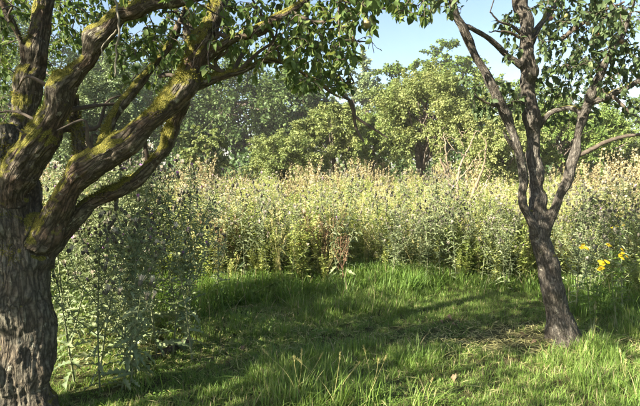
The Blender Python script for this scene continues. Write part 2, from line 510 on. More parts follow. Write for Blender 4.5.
def wood_parts(sk, root, mat, voxel, seed, rough=1.0):
    """thick limbs: one blended skin, roughened as bark, then cut into trunk and limbs"""
    thick = [b for b in sk.b if not b[3]]
    mb = MB()
    for p, r, _, _ in thick:
        mb.tube(p, r, 14)
    me0 = mb.mesh('wood', mat)
    tmp = bpy.data.objects.new('wood', me0); col.objects.link(tmp)
    md = tmp.modifiers.new('r', 'REMESH'); md.mode = 'VOXEL'; md.voxel_size = voxel
    sm = tmp.modifiers.new('s', 'SMOOTH'); sm.factor = 0.5; sm.iterations = 5
    dg = bpy.context.evaluated_depsgraph_get()
    me = bpy.data.meshes.new_from_object(tmp.evaluated_get(dg))
    nv = len(me.vertices)
    V = np.zeros(nv * 3, np.float32); me.vertices.foreach_get('co', V); V = V.reshape(-1, 3).astype(float)
    Nn = np.zeros(nv * 3, np.float32); me.vertices.foreach_get('normal', Nn); Nn = Nn.reshape(-1, 3).astype(float)
    nf = len(me.polygons)
    loops = np.zeros(len(me.loops), np.int32); me.loops.foreach_get('vertex_index', loops)
    tot = np.zeros(nf, np.int32); me.polygons.foreach_get('loop_total', tot)
    bpy.data.objects.remove(tmp); bpy.data.meshes.remove(me)
    assert (tot == 4).all()
    FQ = loops.reshape(-1, 4)
    S, T, NN, BB, LL, RR, ID = [], [], [], [], [], [], []
    for k, (p, r, _, _) in enumerate(thick):
        t, n, b = transport(p)
        S.append(p); T.append(t); NN.append(n); BB.append(b); RR.append(r)
        LL.append(np.concatenate([[0], np.cumsum(np.linalg.norm(np.diff(p, axis=0), axis=1))]) + 3.7 * k)
        ID.append(np.full(len(p), k))
    S, T, NN, BB, LL, RR, ID = map(np.concatenate, (S, T, NN, BB, LL, RR, ID))
    own = np.zeros(nv, int)
    for a in range(0, nv, 4000):
        d = np.linalg.norm(V[a:a + 4000, None] - S[None], axis=2)
        own[a:a + 4000] = np.argmin(d - RR[None], axis=1)
    rel = V - S[own]
    bark = np.stack([np.sum(rel * NN[own], 1), np.sum(rel * BB[own], 1), LL[own] + np.sum(rel * T[own], 1)], 1)
    k = np.clip(RR[own] / 0.12, 0.25, 0.85)
    d = 0.030 * fbm(bark * [8, 8, 4.5], 3, seed) * k
    d += 0.030 * vnoise(V * 5.5, seed + 50) * k
    rid = 1 - np.abs(fbm(bark * [34, 34, 8], 2, seed + 9))
    d += 0.015 * (rid - 0.65) * k + 0.004 * vnoise(bark * 70, seed + 4) * k
    knot = np.clip(vnoise(bark * [7, 7, 4.5], seed + 20) - 0.45, 0, 1)
    d += 0.045 * knot * k
    vid = ID[own]                           # where limbs meet, fade to a swelling that runs across the join
    mixed = (vid[FQ].min(axis=1) != vid[FQ].max(axis=1))
    w = np.zeros(nv); w[FQ[mixed].ravel()] = 1
    deg = np.maximum(np.bincount(FQ.ravel(), minlength=nv), 1)
    for _ in range(10):
        fm = w[FQ].mean(axis=1); acc = np.zeros(nv)
        for c in range(4):
            acc += np.bincount(FQ[:, c], weights=fm, minlength=nv)
        w = np.maximum(acc / deg, w * .97)
    w = np.clip(w * 1.3, 0, 1)
    d = d * (1 - w) + w * (0.028 * fbm(V * [14, 14, 7], 3, seed + 33) + .004) * k
    V = V + Nn * (d * rough)[:, None]
    fid = np.median(ID[own][FQ], axis=1).astype(int)
    for _ in range(10):
        cnt = np.zeros((nv, len(thick)), np.int32)
        for c in range(4):
            np.add.at(cnt, (FQ[:, c], fid), 1)
        fid = np.argmax(cnt[FQ[:, 0]] + cnt[FQ[:, 1]] + cnt[FQ[:, 2]] + cnt[FQ[:, 3]], axis=1)
    for kk in range(len(thick)):            # stray islands go to the limb around them
        fi = np.where(fid == kk)[0]
        lab = np.arange(nv); sub = FQ[fi]
        for _ in range(2000):
            m = lab[sub].min(axis=1); new = lab.copy()
            for c in range(4):
                np.minimum.at(new, sub[:, c], m)
            new = new[new]
            if (new == lab).all():
                break
            lab = new
        fl = lab[sub[:, 0]]
        u, c = np.unique(fl, return_counts=True)
        for w in u[c < c.max()]:
            isl = fi[fl == w]; vs = np.zeros(nv, bool); vs[FQ[isl].ravel()] = True
            near = vs[FQ].any(axis=1) & (fid != kk)
            if near.any():
                fid[isl] = np.bincount(fid[near]).argmax()
    for kk, (p, r, part, _) in enumerate(thick):
        sel = FQ[fid == kk]
        if len(sel) == 0:
            continue
        u, inv = np.unique(sel.ravel(), return_inverse=True)
        b = MB(); b.add(V[u], inv.reshape(-1, 4))
        o = b.build(part, M['bark_trunk'] if part == 'trunk' and mat == M['bark_old'] else mat, root)
        at = o.data.attributes.new('bark', 'FLOAT_VECTOR', 'POINT')
        at.data.foreach_set('vector', bark[u].astype(np.float32).ravel())
    WOOD.append((V, Nn))


def grow(sk, attract, seg=0.07, maxlen=1.3, minr=0.006):
    """twigs reaching from the nearest wood to each attractor, nearest first; returns paths"""
    nodes = np.concatenate([p[::3] for p, r, part, _ in sk.b if part != 'trunk'])
    nd = [nodes]; cnt = len(nodes)
    buf = np.zeros((cnt + len(attract) * 24, 3)); buf[:cnt] = nodes
    d0 = np.array([np.min(np.linalg.norm(nodes - a, axis=1)) for a in attract])
    paths = []
    for a in np.asarray(attract)[np.argsort(d0)]:
        dd = np.linalg.norm(buf[:cnt] - a, axis=1); j = int(np.argmin(dd)); L = dd[j]
        if L > maxlen or L < 0.04:
            continue
        s = buf[j]; m = max(4, min(22, int(L / seg) + 3))
        mid = (s + a) / 2 + rng.normal(size=3) * L * 0.16 + np.array([0, 0, 0.12 * L])
        q = catmull([s, mid, a, a + unit(a - mid) * 0.05 + [0, 0, -0.03]], m)
        q[1:-1] += rng.normal(size=(m - 2, 3)) * 0.006
        paths.append(q)
        buf[cnt:cnt + m - 1] = q[1:]; cnt += m - 1
    return paths


def leaves_on(paths, size, step=0.026, start=0.3, tipn=4):
    pos, ax, nr, sz = [], [], [], []
    for q in paths:
        ln = np.concatenate([[0], np.cumsum(np.linalg.norm(np.diff(q, axis=0), axis=1))])
        s0 = max(ln[-1] * start, ln[-1] - 0.45)
        ss = np.arange(s0, ln[-1], step) if ln[-1] > 0.1 else np.array([ln[-1] * 0.7])
        ss = np.concatenate([ss + rng.uniform(-0.01, 0.01, len(ss)), np.full(tipn, ln[-1])])
        pt = np.stack([np.interp(ss, ln, q[:, c]) for c in range(3)], 1)
        tg = unit(q[-1] - q[-2])
        rv = rvec(len(ss)); rv -= 0.6 * tg * np.sum(rv * tg, 1)[:, None]
        ax.append(0.45 * tg + 0.9 * unit(rv) + np.array([0, 0, -0.38])); pos.append(pt)
        nr.append(np.array([0, 0, 1.0]) + rng.normal(size=(len(ss), 3)) * 0.45)
        sz.append(size * rng.uniform(0.45, 1.3, len(ss)))
    return np.concatenate(pos), unit(np.concatenate(ax)), np.concatenate(nr), np.concatenate(sz)


def clear_filter(pos, keep_clear):
    """leave the open sky and limbs that the photograph shows uncovered free of leaves"""
    x, y, f = project(pos)
    ok = np.ones(len(pos), bool)
    for (x0, y0, x1, y1, prob) in keep_clear:
        inn = (x > x0) & (x < x1) & (y > y0) & (y < y1) & (f > 0.2)
        ok &= ~(inn & (rng.uniform(size=len(pos)) < prob))
    return ok


def twig_part(root, paths, mat, r0=0.0045):
    b = MB()
    for q in paths:
        L = np.sum(np.linalg.norm(np.diff(q, axis=0), axis=1))
        ra = min(0.012, r0 * (0.6 + 1.2 * L))
        b.tube(q, np.linspace(ra, 0.0014, len(q)), 5, rng.uniform(0.2, 0.7), cap=False)
    return tag(b.build('twigs', mat, root), kind='stuff')


def foliage_parts(root, pos, ax, nr, sz, mat, n_single=300):
    R = frames(ax, nr)
    tint = np.clip(rng.normal(0.45, 0.2, len(pos)), 0, 1)
    x, y, f = project(pos + ax * sz[:, None] * 0.5)
    vis = (x > 2) & (x < 638) & (y > 2) & (y < 404) & (f > 0.3)
    score = np.where(vis, sz / np.maximum(f, 0.3) * np.abs(np.sum(R[:, :, 2] * unit(pos - [0, 0, CAM_H]), 1)), -1)
    pick = np.argsort(-score)[:n_single]
    single = np.zeros(len(pos), bool); single[pick] = score[pick] > 0
    me = []
    for k, t in enumerate(LEAVES):
        for tt in (0.3, 0.55):
            b = MB(); b.add(t[0], t[1], tt); me.append(b.mesh('leaf', mat))
    from mathutils import Matrix
    for i in np.where(single)[0]:
        o = link('leaf', me[int(rng.integers(len(me)))], root)
        mw = np.eye(4); mw[:3, :3] = R[i] * sz[i]; mw[:3, 3] = pos[i]
        o.matrix_local = Matrix(mw.tolist())
    b = MB(); which = rng.integers(0, len(LEAVES), len(pos))
    for k, t in enumerate(LEAVES):
        s = (which == k) & ~single
        b.stamp(t, pos[s], R[s], sz[s], tint[s])
    o = b.build('crown', mat, root); tag(o, kind='stuff')
    return o


def apple_mesh():
    prof = [(0.0, 0.10), (0.12, 0.16), (0.3, 0.13), (0.46, 0.0), (0.5, -0.2), (0.44, -0.5), (0.3, -0.72), (0.12, -0.76), (0.0, -0.70)]
    v, f, s = [], [], 14
    for r, z in prof:
        for j in range(s):
            a = 2 * math.pi * j / s
            v.append((r * math.cos(a), r * math.sin(a), z))
    for i in range(len(prof) - 1):
        for j in range(s):
            f.append((i * s + j, (i + 1) * s + j, (i + 1) * s + (j + 1) % s, i * s + (j + 1) % s))
    return np.array(v), np.array(f)


APPLE = apple_mesh()


def hang_apples(root, spots, size):
    for x, y, d, s in spots:
        p = P(x, y, d)
        b = MB(); b.add(APPLE[0] * size * s, APPLE[1], rng.uniform(0.3, 0.7))
        o = b.build('apple', M['apple'], root); o.location = tuple(p)
        c = MB(); c.tube([(0, 0, 0.05 * size), (0.003, 0, 0.4 * size), (0.004, 0.002, 0.7 * size)], 0.0015, 5)
        c.build('stalk', M['twig'], o)


def attractors(boxes):
    out = []
    for x0, y0, x1, y1, d0, d1, n in boxes:
        for _ in range(n):
            out.append(P(rng.uniform(x0, x1), rng.uniform(y0, y1), rng.uniform(d0, d1)))
    return np.array(out)


# ---- left tree
def left_tree():
    base = P(24, 424, 3.0); base[2] = float(height(base[0], base[1]))
    root = thing('apple_tree', 'gnarled old apple tree with thick mossy limbs at the left edge', 'apple tree')
    s = Skel(); s.fat = 0.68
    s.limb([(26, 470, 3.0, 92), (25, 420, 3.0, 74), (22, 380, 3.0, 66), (21, 330, 3.0, 66), (21, 285, 3.0, 66), (19, 248, 3.0, 62), (14, 208, 3.02, 56), (9, 165, 3.05, 44), (8, 125, 3.08, 24)], 'trunk')
    s.limb([(13, 285, 3.0, 30), (10, 225, 2.98, 46), (18, 178, 2.93, 46), (42, 130, 2.88, 40), (68, 86, 2.85, 33), (92, 48, 2.82, 30), (120, 16, 2.8, 27), (155, 2, 2.78, 23), (205, -8, 2.75, 18), (260, -30, 2.7, 12), (300, -60, 2.7, 7)])
    s.limb([(12, 270, 3.05, 30), (8, 215, 3.08, 42), (14, 160, 3.15, 36), (26, 100, 3.2, 32), (36, 55, 3.22, 30), (45, 5, 3.25, 27), (55, -60, 3.25, 22), (80, -140, 3.3, 12), (90, -190, 3.3, 5)])
    s.limb([(30, 92, 3.2, 12), (20, 45, 3.15, 9), (8, 15, 3.1, 8), (-6, -20, 3.05, 7), (-20, -70, 3.0, 5)])
    s.limb([(17, 345, 3.0, 20), (22, 295, 2.99, 34), (33, 252, 2.99, 42), (50, 217, 2.94, 46), (72, 182, 2.88, 38), (105, 155, 2.84, 36), (142, 128, 2.82, 34), (175, 95, 2.85, 33), (196, 60, 2.9, 31), (212, 25, 2.95, 29), (228, -15, 3.0, 24), (250, -80, 3.05, 16), (270, -150, 3.1, 7)])
    s.limb([(18, 345, 3.04, 20), (28, 288, 3.05, 32), (54, 240, 3.05, 32), (88, 207, 3.05, 23), (122, 188, 3.05, 20), (148, 166, 3.06, 21), (168, 145, 3.06, 22), (180, 112, 3.06, 22), (190, 80, 3.1, 20), (190, 40, 3.2, 15), (182, -10, 3.3, 10), (175, -60, 3.4, 5)])
    s.limb([(98, 158, 2.9, 14), (106, 136, 2.96, 13), (118, 112, 3.02, 12), (135, 86, 3.08, 11), (152, 66, 3.15, 9), (172, 40, 3.2, 7), (185, 5, 3.2, 5)])
    s.limb([(80, 172, 2.98, 15), (77, 145, 3.0, 14), (73, 118, 3.02, 14), (72, 95, 3.0, 15)])
    s.limb([(196, 84, 2.95, 18), (215, 76, 2.98, 16), (245, 70, 3.0, 13), (272, 60, 3.02, 10), (298, 70, 3.0, 8), (318, 82, 2.98, 7), (336, 95, 2.95, 6), (350, 101, 2.95, 5)])
    s.limb([(200, 62, 2.92, 18), (228, 42, 2.88, 15), (262, 27, 2.85, 14), (292, 9, 2.8, 12), (325, -12, 2.75, 9), (365, -22, 2.7, 6), (400, -26, 2.7, 4)])
    for pts in ([(350, 100, 2.95, 5), (354, 112, 2.95, 4), (355, 124, 2.95, 3), (359, 134, 2.94, 2.2), (364, 142, 2.93, 1.4)],
                [(354, 116, 2.95, 3), (366, 124, 2.94, 2.6), (377, 131, 2.93, 2.2), (388, 138, 2.92, 1.4)],
                [(350, 100, 2.95, 3), (341, 94, 2.93, 3), (345, 84, 2.92, 2.5), (352, 78, 2.9, 1.5)],
                [(292, 12, 2.8, 4), (315, 22, 2.75, 3.4), (336, 18, 2.7, 2.5), (345, 12, 2.7, 2)],
                [(320, -8, 2.75, 4), (350, 2, 2.7, 3), (380, 8, 2.65, 2.5), (400, 10, 2.62, 2), (416, 14, 2.6, 1.6), (428, 17, 2.6, 1)]):
        s.limb(pts, 'branch', thin=True)
    hang = Skel()
    hang.limb([(116, -14, 2.7, 4), (117, 8, 2.68, 3.6), (119, 30, 2.68, 3.4), (116, 52, 2.69, 3), (115, 78, 2.7, 2.2)], 'hanging_twig', thin=True)
    hang.limb([(117, 30, 2.68, 2.6), (110, 37, 2.7, 2.6), (103, 48, 2.7, 2.2), (101, 62, 2.7, 1.6)], 'hanging_twig', thin=True)
    for k in range(26):                     # side shoots and old spurs
        p, r, part, thin = s.b[int(rng.integers(1, 10))]
        j = int(rng.integers(len(p) // 5, int(len(p) * .85))); st = p[j]
        if project(st)[1] > 175:
            continue
        L = rng.uniform(.15, .6); d = unit(np.array([rng.normal(0, .7), rng.normal(0, .5), rng.uniform(.1, 1.0)]))
        q = catmull([st, st + d * L * .35 + rng.normal(size=3) * .03, st + d * L * .7 + rng.normal(size=3) * .06, st + d * L + rng.normal(size=3) * .06], 12)
        s.b.append((q, np.linspace(min(r[j] * .5, .016), .004, 12), 'branch', True))
    wood_parts(s, root, M['bark_old'], 0.0085, 2)
    V, Nn = WOOD[-1]
    nzm = fbm(V * 5.5, 3, 140) + Nn[:, 2] * .9
    cand = np.where((nzm > .62) & (V[:, 2] > .9))[0]
    pick = rng.choice(cand, min(16000, len(cand) * 2))
    pos = V[pick] + rng.normal(size=(len(pick), 3)) * .005
    mo = MB(); mo.stamp(NARROW, pos - Nn[pick] * .002, frames(Nn[pick] + rng.normal(size=(len(pick), 3)) * .6, rvec(len(pick))), np.column_stack([np.full(len(pick), .022), rng.uniform(.007, .018, len(pick)), np.full(len(pick), .01)]), np.clip(.5 + .35 * fbm(pos * 9, 2, 9) + rng.normal(0, .12, len(pick)), 0, 1))
    tag(mo.build('moss', M['moss'], root), kind='stuff')
    for p, r, part, thin in s.b:
        if thin:
            b = MB(); b.tube(p, r, 8); b.build(part, M['twig'], root)
    for p, r, part, thin in hang.b:
        b = MB(); b.tube(p + rng.normal(size=p.shape) * 0.004, r * .62, 7, 0.5); b.build(part, M['pale_twig'], root)
    A = attractors([(125, -5, 232, 55, 2.7, 4.0, 125), (110, 30, 175, 85, 3.0, 4.2, 38), (205, -5, 305, 70, 2.5, 4.0, 125),
                    (285, -10, 350, 55, 2.4, 3.6, 82), (290, 45, 348, 88, 2.5, 3.4, 55), (345, -10, 372, 42, 2.4, 3.2, 40),
                    (365, -12, 430, 8, 2.3, 3.2, 28), (-20, -10, 60, 120, 3.3, 4.6, 95), (-20, 110, 30, 180, 3.4, 4.4, 16), (55, -10, 130, 40, 3.2, 4.4, 80),
                    (-30, 0, 30, 60, 2.6, 3.2, 14), (170, 55, 215, 80, 3.2, 4.0, 18), (-60, -200, 420, -10, 1.8, 4.2, 240),
                    ])
    A = np.vstack([A, rng.uniform([-4.0, .7, 2.3], [-1.8, 2.0, 4.1], (230, 3))])  # out-of-view leaf mass added on the sun side to shade limbs and lawn
    paths = grow(s, A)
    twig_part(root, paths, M['twig'])
    pos, ax, nr, sz = leaves_on(paths, 0.044, 0.0145)
    ok = clear_filter(pos, [(356, 30, 480, 130, .93), (300, 92, 420, 150, 0.95), (128, 22, 142, 42, .7), (176, 22, 194, 40, .6),
                            (0, 190, 260, 406, 1.0), (100, 95, 300, 190, .9)])
    # keep the limbs in view: fewer leaves between the camera and them
    x, y, f = project(pos)
    for p, r, part, thin in s.b:
        if thin or part == 'trunk':
            continue
        bx, by, bf = project(p[::3])
        for cx, cyy, cf, rr in zip(bx, by, bf, r[::3]):
            pr = rr * F_PX / max(cf, .1)
            near = (np.hypot(x - cx, y - cyy) < pr * 0.95) & (f < cf) & (y > 0)
            ok &= ~(near & (rng.uniform(size=len(pos)) < 0.75))
    foliage_parts(root, pos[ok], ax[ok], nr[ok], sz[ok], M['apple_leaf'])
    hang_apples(root, [(367, 21, 2.62, .9), (352, 37, 2.75, .7), (341, 31, 2.6, .5)], 0.05)
    return root, s


def right_tree():
    root = thing('apple_tree', 'grey leaning apple tree forking into several stems on the right', 'apple tree')
    s = Skel(); s.fat = 0.71
    s.limb([(569, 362, 4.3, 66), (567, 346, 4.3, 42), (561, 320, 4.3, 29), (553, 290, 4.3, 27), (545, 258, 4.3, 26), (540, 236, 4.3, 26), (538, 220, 4.3, 18), (537, 205, 4.31, 10)], 'trunk')
    s.limb([(548, 272, 4.3, 16), (541, 242, 4.3, 26), (537, 205, 4.32, 23), (535, 165, 4.33, 22), (533, 125, 4.33, 22), (531, 80, 4.32, 22), (527, 45, 4.3, 20), (521, 5, 4.3, 18), (515, -50, 4.3, 14), (505, -110, 4.3, 7)])
    s.limb([(546, 266, 4.29, 10), (538, 238, 4.27, 16), (527, 214, 4.24, 12), (521, 195, 4.22, 11), (522, 172, 4.2, 11), (517, 145, 4.18, 12), (504, 112, 4.15, 12), (490, 84, 4.1, 12), (474, 54, 4.05, 11), (460, 25, 4.0, 11), (452, 2, 3.95, 10), (448, -30, 3.9, 8), (440, -90, 3.9, 5)])
    s.limb([(517, 150, 4.18, 7), (510, 143, 4.15, 7), (505, 136, 4.12, 5), (502, 130, 4.1, 2)])
    s.limb([(526, 72, 4.3, 8), (516, 61, 4.25, 8), (503, 51, 4.2, 7), (488, 38, 4.12, 7), (470, 28, 4.02, 6), (462, 22, 4.0, 5)])
    s.limb([(547, 266, 4.29, 10), (544, 238, 4.28, 18), (552, 214, 4.25, 14), (562, 192, 4.22, 13), (571, 168, 4.2, 13), (576, 142, 4.18, 13), (582, 115, 4.15, 14), (594, 88, 4.1, 12), (606, 64, 4.05, 9), (617, 45, 4.0, 7), (630, 15, 3.95, 5), (640, -20, 3.9, 4)])
    s.limb([(537, 128, 4.33, 9), (548, 115, 4.28, 8), (560, 109, 4.24, 8), (573, 108, 4.2, 8), (583, 115, 4.15, 8)])
    s.limb([(586, 104, 4.13, 10), (602, 98, 4.1, 10), (620, 90, 4.05, 9), (642, 78, 4.0, 8), (680, 55, 3.95, 6), (730, 30, 3.9, 4)])
    s.limb([(528, 50, 4.32, 9), (540, 25, 4.45, 9), (556, 5, 4.6, 8), (580, -30, 4.7, 6), (600, -80, 4.7, 4)])
    for pts in ([(577, 156, 4.18, 5), (590, 150, 4.15, 4.4), (608, 141, 4.1, 4), (626, 136, 4.05, 3.4), (648, 134, 4.0, 2.5)],
                [(524, 98, 4.3, 4), (508, 106, 4.2, 3.4), (490, 104, 4.1, 2.5), (474, 96, 4.05, 1.6)],
                [(612, 95, 4.07, 4), (622, 105, 4.0, 3), (632, 114, 4.0, 2), (638, 117, 4.0, 1)],
                [(530, 42, 4.3, 4), (512, 26, 4.2, 3), (500, 22, 4.15, 2), (490, 12, 4.1, 1.4)],
                [(519, 37, 4.3, 3), (508, 32, 4.25, 2.4), (497, 31, 4.22, 1.6), (489, 32, 4.2, 1)],
                [(560, 40, 4.3, 5), (580, 25, 4.2, 4), (600, 12, 4.1, 3), (625, 2, 4.0, 2)]):
        s.limb(pts, 'branch', thin=True)
    wood_parts(s, root, M['bark_apple'], 0.0085, 31, 0.75)
    for p, r, part, thin in s.b:
        if thin:
            b = MB(); b.tube(p + rng.normal(size=p.shape) * 0.002, r, 8); b.build(part, M['twig'], root)
    A = attractors([(540, -10, 605, 70, 3.8, 5.2, 130), (540, 55, 585, 125, 4.3, 5.2, 60), (590, -10, 645, 25, 3.6, 4.6, 45),
                    (600, 22, 645, 60, 3.8, 4.6, 32), (588, 55, 645, 108, 3.8, 4.8, 45), (466, 80, 520, 112, 3.9, 4.8, 32), (500, 0, 522, 55, 4.0, 4.8, 22),
                    (430, -12, 462, 10, 3.6, 4.3, 18), (620, 100, 645, 125, 3.9, 4.3, 5), (400, -220, 720, -8, 3.0, 6.0, 260),
                    (645, -100, 800, 120, 3.4, 5.5, 90), (545, 110, 600, 130, 4.5, 5.2, 12), (590, -10, 650, 60, 4.4, 5.2, 25)])
    paths = grow(s, A)
    twig_part(root, paths, M['twig'])
    pos, ax, nr, sz = leaves_on(paths, 0.052, 0.019)
    ok = clear_filter(pos, [(455, 0, 500, 75, .8), (400, 22, 460, 120, .97), (615, 112, 636, 135, .8), (480, 125, 640, 406, 1.0)])
    x, y, f = project(pos)
    for p, r, part, thin in s.b:
        if thin:
            continue
        bx, by, bf = project(p[::3])
        for cx, cyy, cf, rr in zip(bx, by, bf, r[::3]):
            pr = rr * F_PX / max(cf, .1)
            near = (np.hypot(x - cx, y - cyy) < pr * 0.95) & (f < cf) & (y > 0)
            ok &= ~(near & (rng.uniform(size=len(pos)) < 0.7))
    foliage_parts(root, pos[ok], ax[ok], nr[ok], sz[ok], M['apple_leaf2'])
    hang_apples(root, [(598, 31, 4.0, 1), (566, 14, 4.1, .9), (617, 36, 3.95, .9), (551, 17, 4.1, .8), (622, 40, 3.95, .8), (588, 22, 4.0, .8)], 0.046)
    return root, s


left_tree()
right_tree()


# ------------------------------------------------------------------ trees beyond the meadow, and an unseen tree added for shade
def make_crown_tree(name, label, cat, loc, H, R, base, mat, leaf, n_leaf, seed, clumps=46, group=None, squash=1.0, stems=1, lean=0.0, tmpl=QUAD):
    """trunk with limbs into a crown of leafy clumps; H height, R crown radius, base = where the crown starts"""
    r = np.random.default_rng(seed)
    root = thing(name, label, cat, loc, r.uniform(0, 6.28), group)
    ch = (H - base) / 2; cz = base + ch
    cen, rad_ = [], []
    tries = 0
    while len(cen) < clumps and tries < 4000:
        tries += 1
        d = r.normal(size=3); d /= np.linalg.norm(d)
        q = d * r.uniform(0.35, 0.88)
        shape = 1.0 if q[2] < 0 else (1 - 0.25 * q[2])
        p = np.array([q[0] * R * shape, q[1] * R * shape * squash, cz + q[2] * ch])
        p[:2] *= 1 + 0.25 * vnoise(np.array([p * 0.6]), seed)[0]
        cen.append(p); rad_.append(R * r.uniform(0.17, 0.34))
    cen, rad_ = np.array(cen), np.array(rad_)
    wood = MB()
    for k in range(stems):
        a = r.uniform(0, 6.28); off = 0.0 if stems == 1 else 0.25 * R
        b0 = np.array([math.cos(a) * off * .3, math.sin(a) * off * .3, -0.1])
        top = np.array([math.cos(a) * off + lean, math.sin(a) * off, cz + ch * 0.45])
        m1 = (b0 + top) / 2 + r.normal(size=3) * R * 0.07
        tr = 0.028 * H / math.sqrt(stems)
        wood.tube(catmull([b0, m1, top], 12), np.linspace(tr, tr * 0.25, 12), 8, 0.5)
    for p in cen[::2]:
        t = r.uniform(0.3, 0.85)
        st = b0 * (1 - t) ** 2 + 2 * t * (1 - t) * m1 + t * t * top
        md = (st + p) / 2 + r.normal(size=3) * 0.1 * R
        wood.tube(catmull([st, md, p], 7), np.linspace(tr * 0.4, tr * 0.08, 7), 5, 0.5, cap=False)
    wood.build('trunk', M['far_bark'], root)
    # each clump is a handful of leafy sprays reaching outwards and drooping at the end
    ns = 7
    sp0 = np.repeat(cen, ns, 0); srad = np.repeat(rad_, ns)
    outw = unit(sp0 - np.array([0, 0, cz - 0.4 * ch]))
    sd = unit(outw * 0.7 + r.normal(size=sp0.shape) * 0.75 + np.array([0, 0, 0.25]))
    sl = srad * r.uniform(0.7, 1.9, len(sp0))
    w = srad * sl; cnt = np.maximum(6, (n_leaf * w / w.sum()).astype(int))
    ci = np.repeat(np.arange(len(sp0)), cnt); n = len(ci)
    t = r.uniform(0, 1, n) ** 0.8
    d = unit(r.normal(size=(n, 3)))
    pos = sp0[ci] + sd[ci] * (t * sl[ci])[:, None] + d * (srad[ci] * (0.42 - 0.25 * t) * r.uniform(0.2, 1.2, n))[:, None]
    pos[:, 2] -= 0.35 * sl[ci] * t ** 2
    nr = d * 0.6 + np.array([0, 0, 0.7]) + r.normal(size=(n, 3)) * 0.45
    ax = np.cross(nr, r.normal(size=(n, 3))) + np.array([0, 0, -0.35]) + 0.5 * sd[ci]
    ok = pos[:, 2] > 0.1
    b = MB()
    ct = r.normal(0, 0.13, len(sp0))
    tint = np.clip(0.5 + ct[ci] + r.normal(0, 0.16, n), 0, 1)
    b.stamp(tmpl, pos[ok], frames(ax, nr)[ok], (leaf * r.uniform(0.6, 1.3, n))[ok], tint[ok])
    b.build('crown', mat, root)
    return root


def ground_at(x, Y):
    p = P(x, 165, Y); return (p[0], Y, float(height(p[0], Y)))


def tree_px(label, x, top, wpx, Y, base_px, mat, leaf, n, seed, name='orchard_tree', cat='tree', **kw):
    H = 1.55 + (165 - top) / F_PX * Y
    base = max(0.15, 1.55 + (165 - base_px) / F_PX * Y)
    if name == 'woodland_tree':
        H, wpx = H * 1.07, wpx * 1.22
    make_crown_tree(name, label, cat, ground_at(x, Y), H, wpx / 2 * Y / F_PX, base, M[mat], leaf, n, seed, **kw)


OR = 'orchard trees along the far side of the meadow'
WD = 'woodland trees behind the orchard'
tree_px('broad rounded light green tree in the middle beyond the meadow', 428, 66, 118, 21, 172, 'crown_yellow', 0.086, 62775, 101, clumps=75, group=OR)
tree_px('pale low spreading tree left of centre in front of the dark wood', 282, 134, 96, 19, 180, 'crown_yellow', 0.075, 29295, 102, clumps=42, group=OR, stems=3)
tree_px('thin pale green tree with bare lower stems below the drooping bare branch', 338, 100, 84, 20, 170, 'crown_yellow', 0.081, 31387, 103, clumps=44, group=OR, stems=3)
tree_px('small round pale bush right beside the left tree limbs', 205, 124, 52, 19, 178, 'crown_yellow', 0.075, 18832, 104, clumps=30, group=OR, name='bush', cat='bush', stems=3)
tree_px('yellow green tree just left of the right apple trunk', 500, 108, 86, 18, 178, 'crown_yellow', 0.075, 31387, 105, clumps=44, group=OR, stems=2)
tree_px('light green tree seen between the forks of the right apple tree', 566, 100, 92, 19, 176, 'crown_green', 0.081, 33480, 106, clumps=44, group=OR, stems=2)
tree_px('low green bush at the right edge beneath the gap of sky', 636, 134, 74, 20, 180, 'crown_yellow', 0.081, 20925, 107, clumps=34, group=OR, name='bush', cat='bush', stems=3)
tree_px('grey green leafy tree framed by the left apple limbs', 96, 62, 120, 19, 175, 'crown_blue', 0.092, 50220, 108, clumps=70, group=OR)
tree_px('dull green tree behind the left trunk at the edge of the picture', -4, 40, 120, 30, 175, 'crown_green', 0.092, 41850, 109, clumps=60, group=OR)
tree_px('darker green tree right of the forked apple tree', 604, 98, 62, 26, 176, 'crown_green', 0.092, 27202, 110, clumps=40, group=OR)
tree_px('mid green tree filling in left of the broad rounded tree', 372, 108, 62, 24, 176, 'crown_green', 0.086, 27202, 111, clumps=40, group=OR, stems=2)
tree_px('tall dark oak in the wood left of centre', 238, 62, 120, 38, 178, 'crown_dark', 0.221, 28800, 121, clumps=80, group=WD, name='woodland_tree')
tree_px('dark wood tree showing between the limbs of the left apple tree', 176, 56, 110, 40, 178, 'crown_dark', 0.221, 26400, 122, clumps=76, group=WD, name='woodland_tree')
tree_px('dark tree in the wood right under the drooping foliage', 300, 70, 80, 40, 178, 'crown_dark', 0.221, 21600, 123, clumps=60, group=WD, name='woodland_tree')
tree_px('grey green domed tree rising dark against the sky', 362, 53, 58, 44, 178, 'crown_blue', 0.221, 19200, 124, clumps=54, group=WD, name='woodland_tree')
tree_px('bright green tall tree top beside the grey green dome', 404, 57, 56, 40, 178, 'crown_green', 0.221, 18000, 125, clumps=54, group=WD, name='woodland_tree')
tree_px('feathery green tree top under the open sky right of centre', 446, 50, 56, 44, 178, 'crown_green', 0.221, 18000, 126, clumps=54, group=WD, name='woodland_tree')
tree_px('wood tree top behind the sloping left stem of the right apple tree', 488, 68, 60, 42, 178, 'crown_green', 0.221, 18000, 127, clumps=54, group=WD, name='woodland_tree')
tree_px('wood tree hidden behind the right apple trunk', 540, 80, 70, 42, 178, 'crown_green', 0.221, 16800, 128, clumps=54, group=WD, name='woodland_tree')
tree_px('far wood tree behind the right fork', 588, 92, 50, 44, 178, 'crown_dark', 0.221, 14400, 129, clumps=44, group=WD, name='woodland_tree')
tree_px('far tree top at the right edge beyond the sky gap', 668, 84, 70, 40, 178, 'crown_green', 0.221, 14400, 130, clumps=44, group=WD, name='woodland_tree')
tree_px('tall wood tree behind the left apple limbs', 112, 36, 120, 42, 178, 'crown_dark', 0.238, 24000, 131, clumps=70, group=WD, name='woodland_tree')
tree_px('tall wood tree behind the left trunk', 30, 20, 140, 42, 178, 'crown_dark', 0.238, 24000, 132, clumps=70, group=WD, name='woodland_tree')

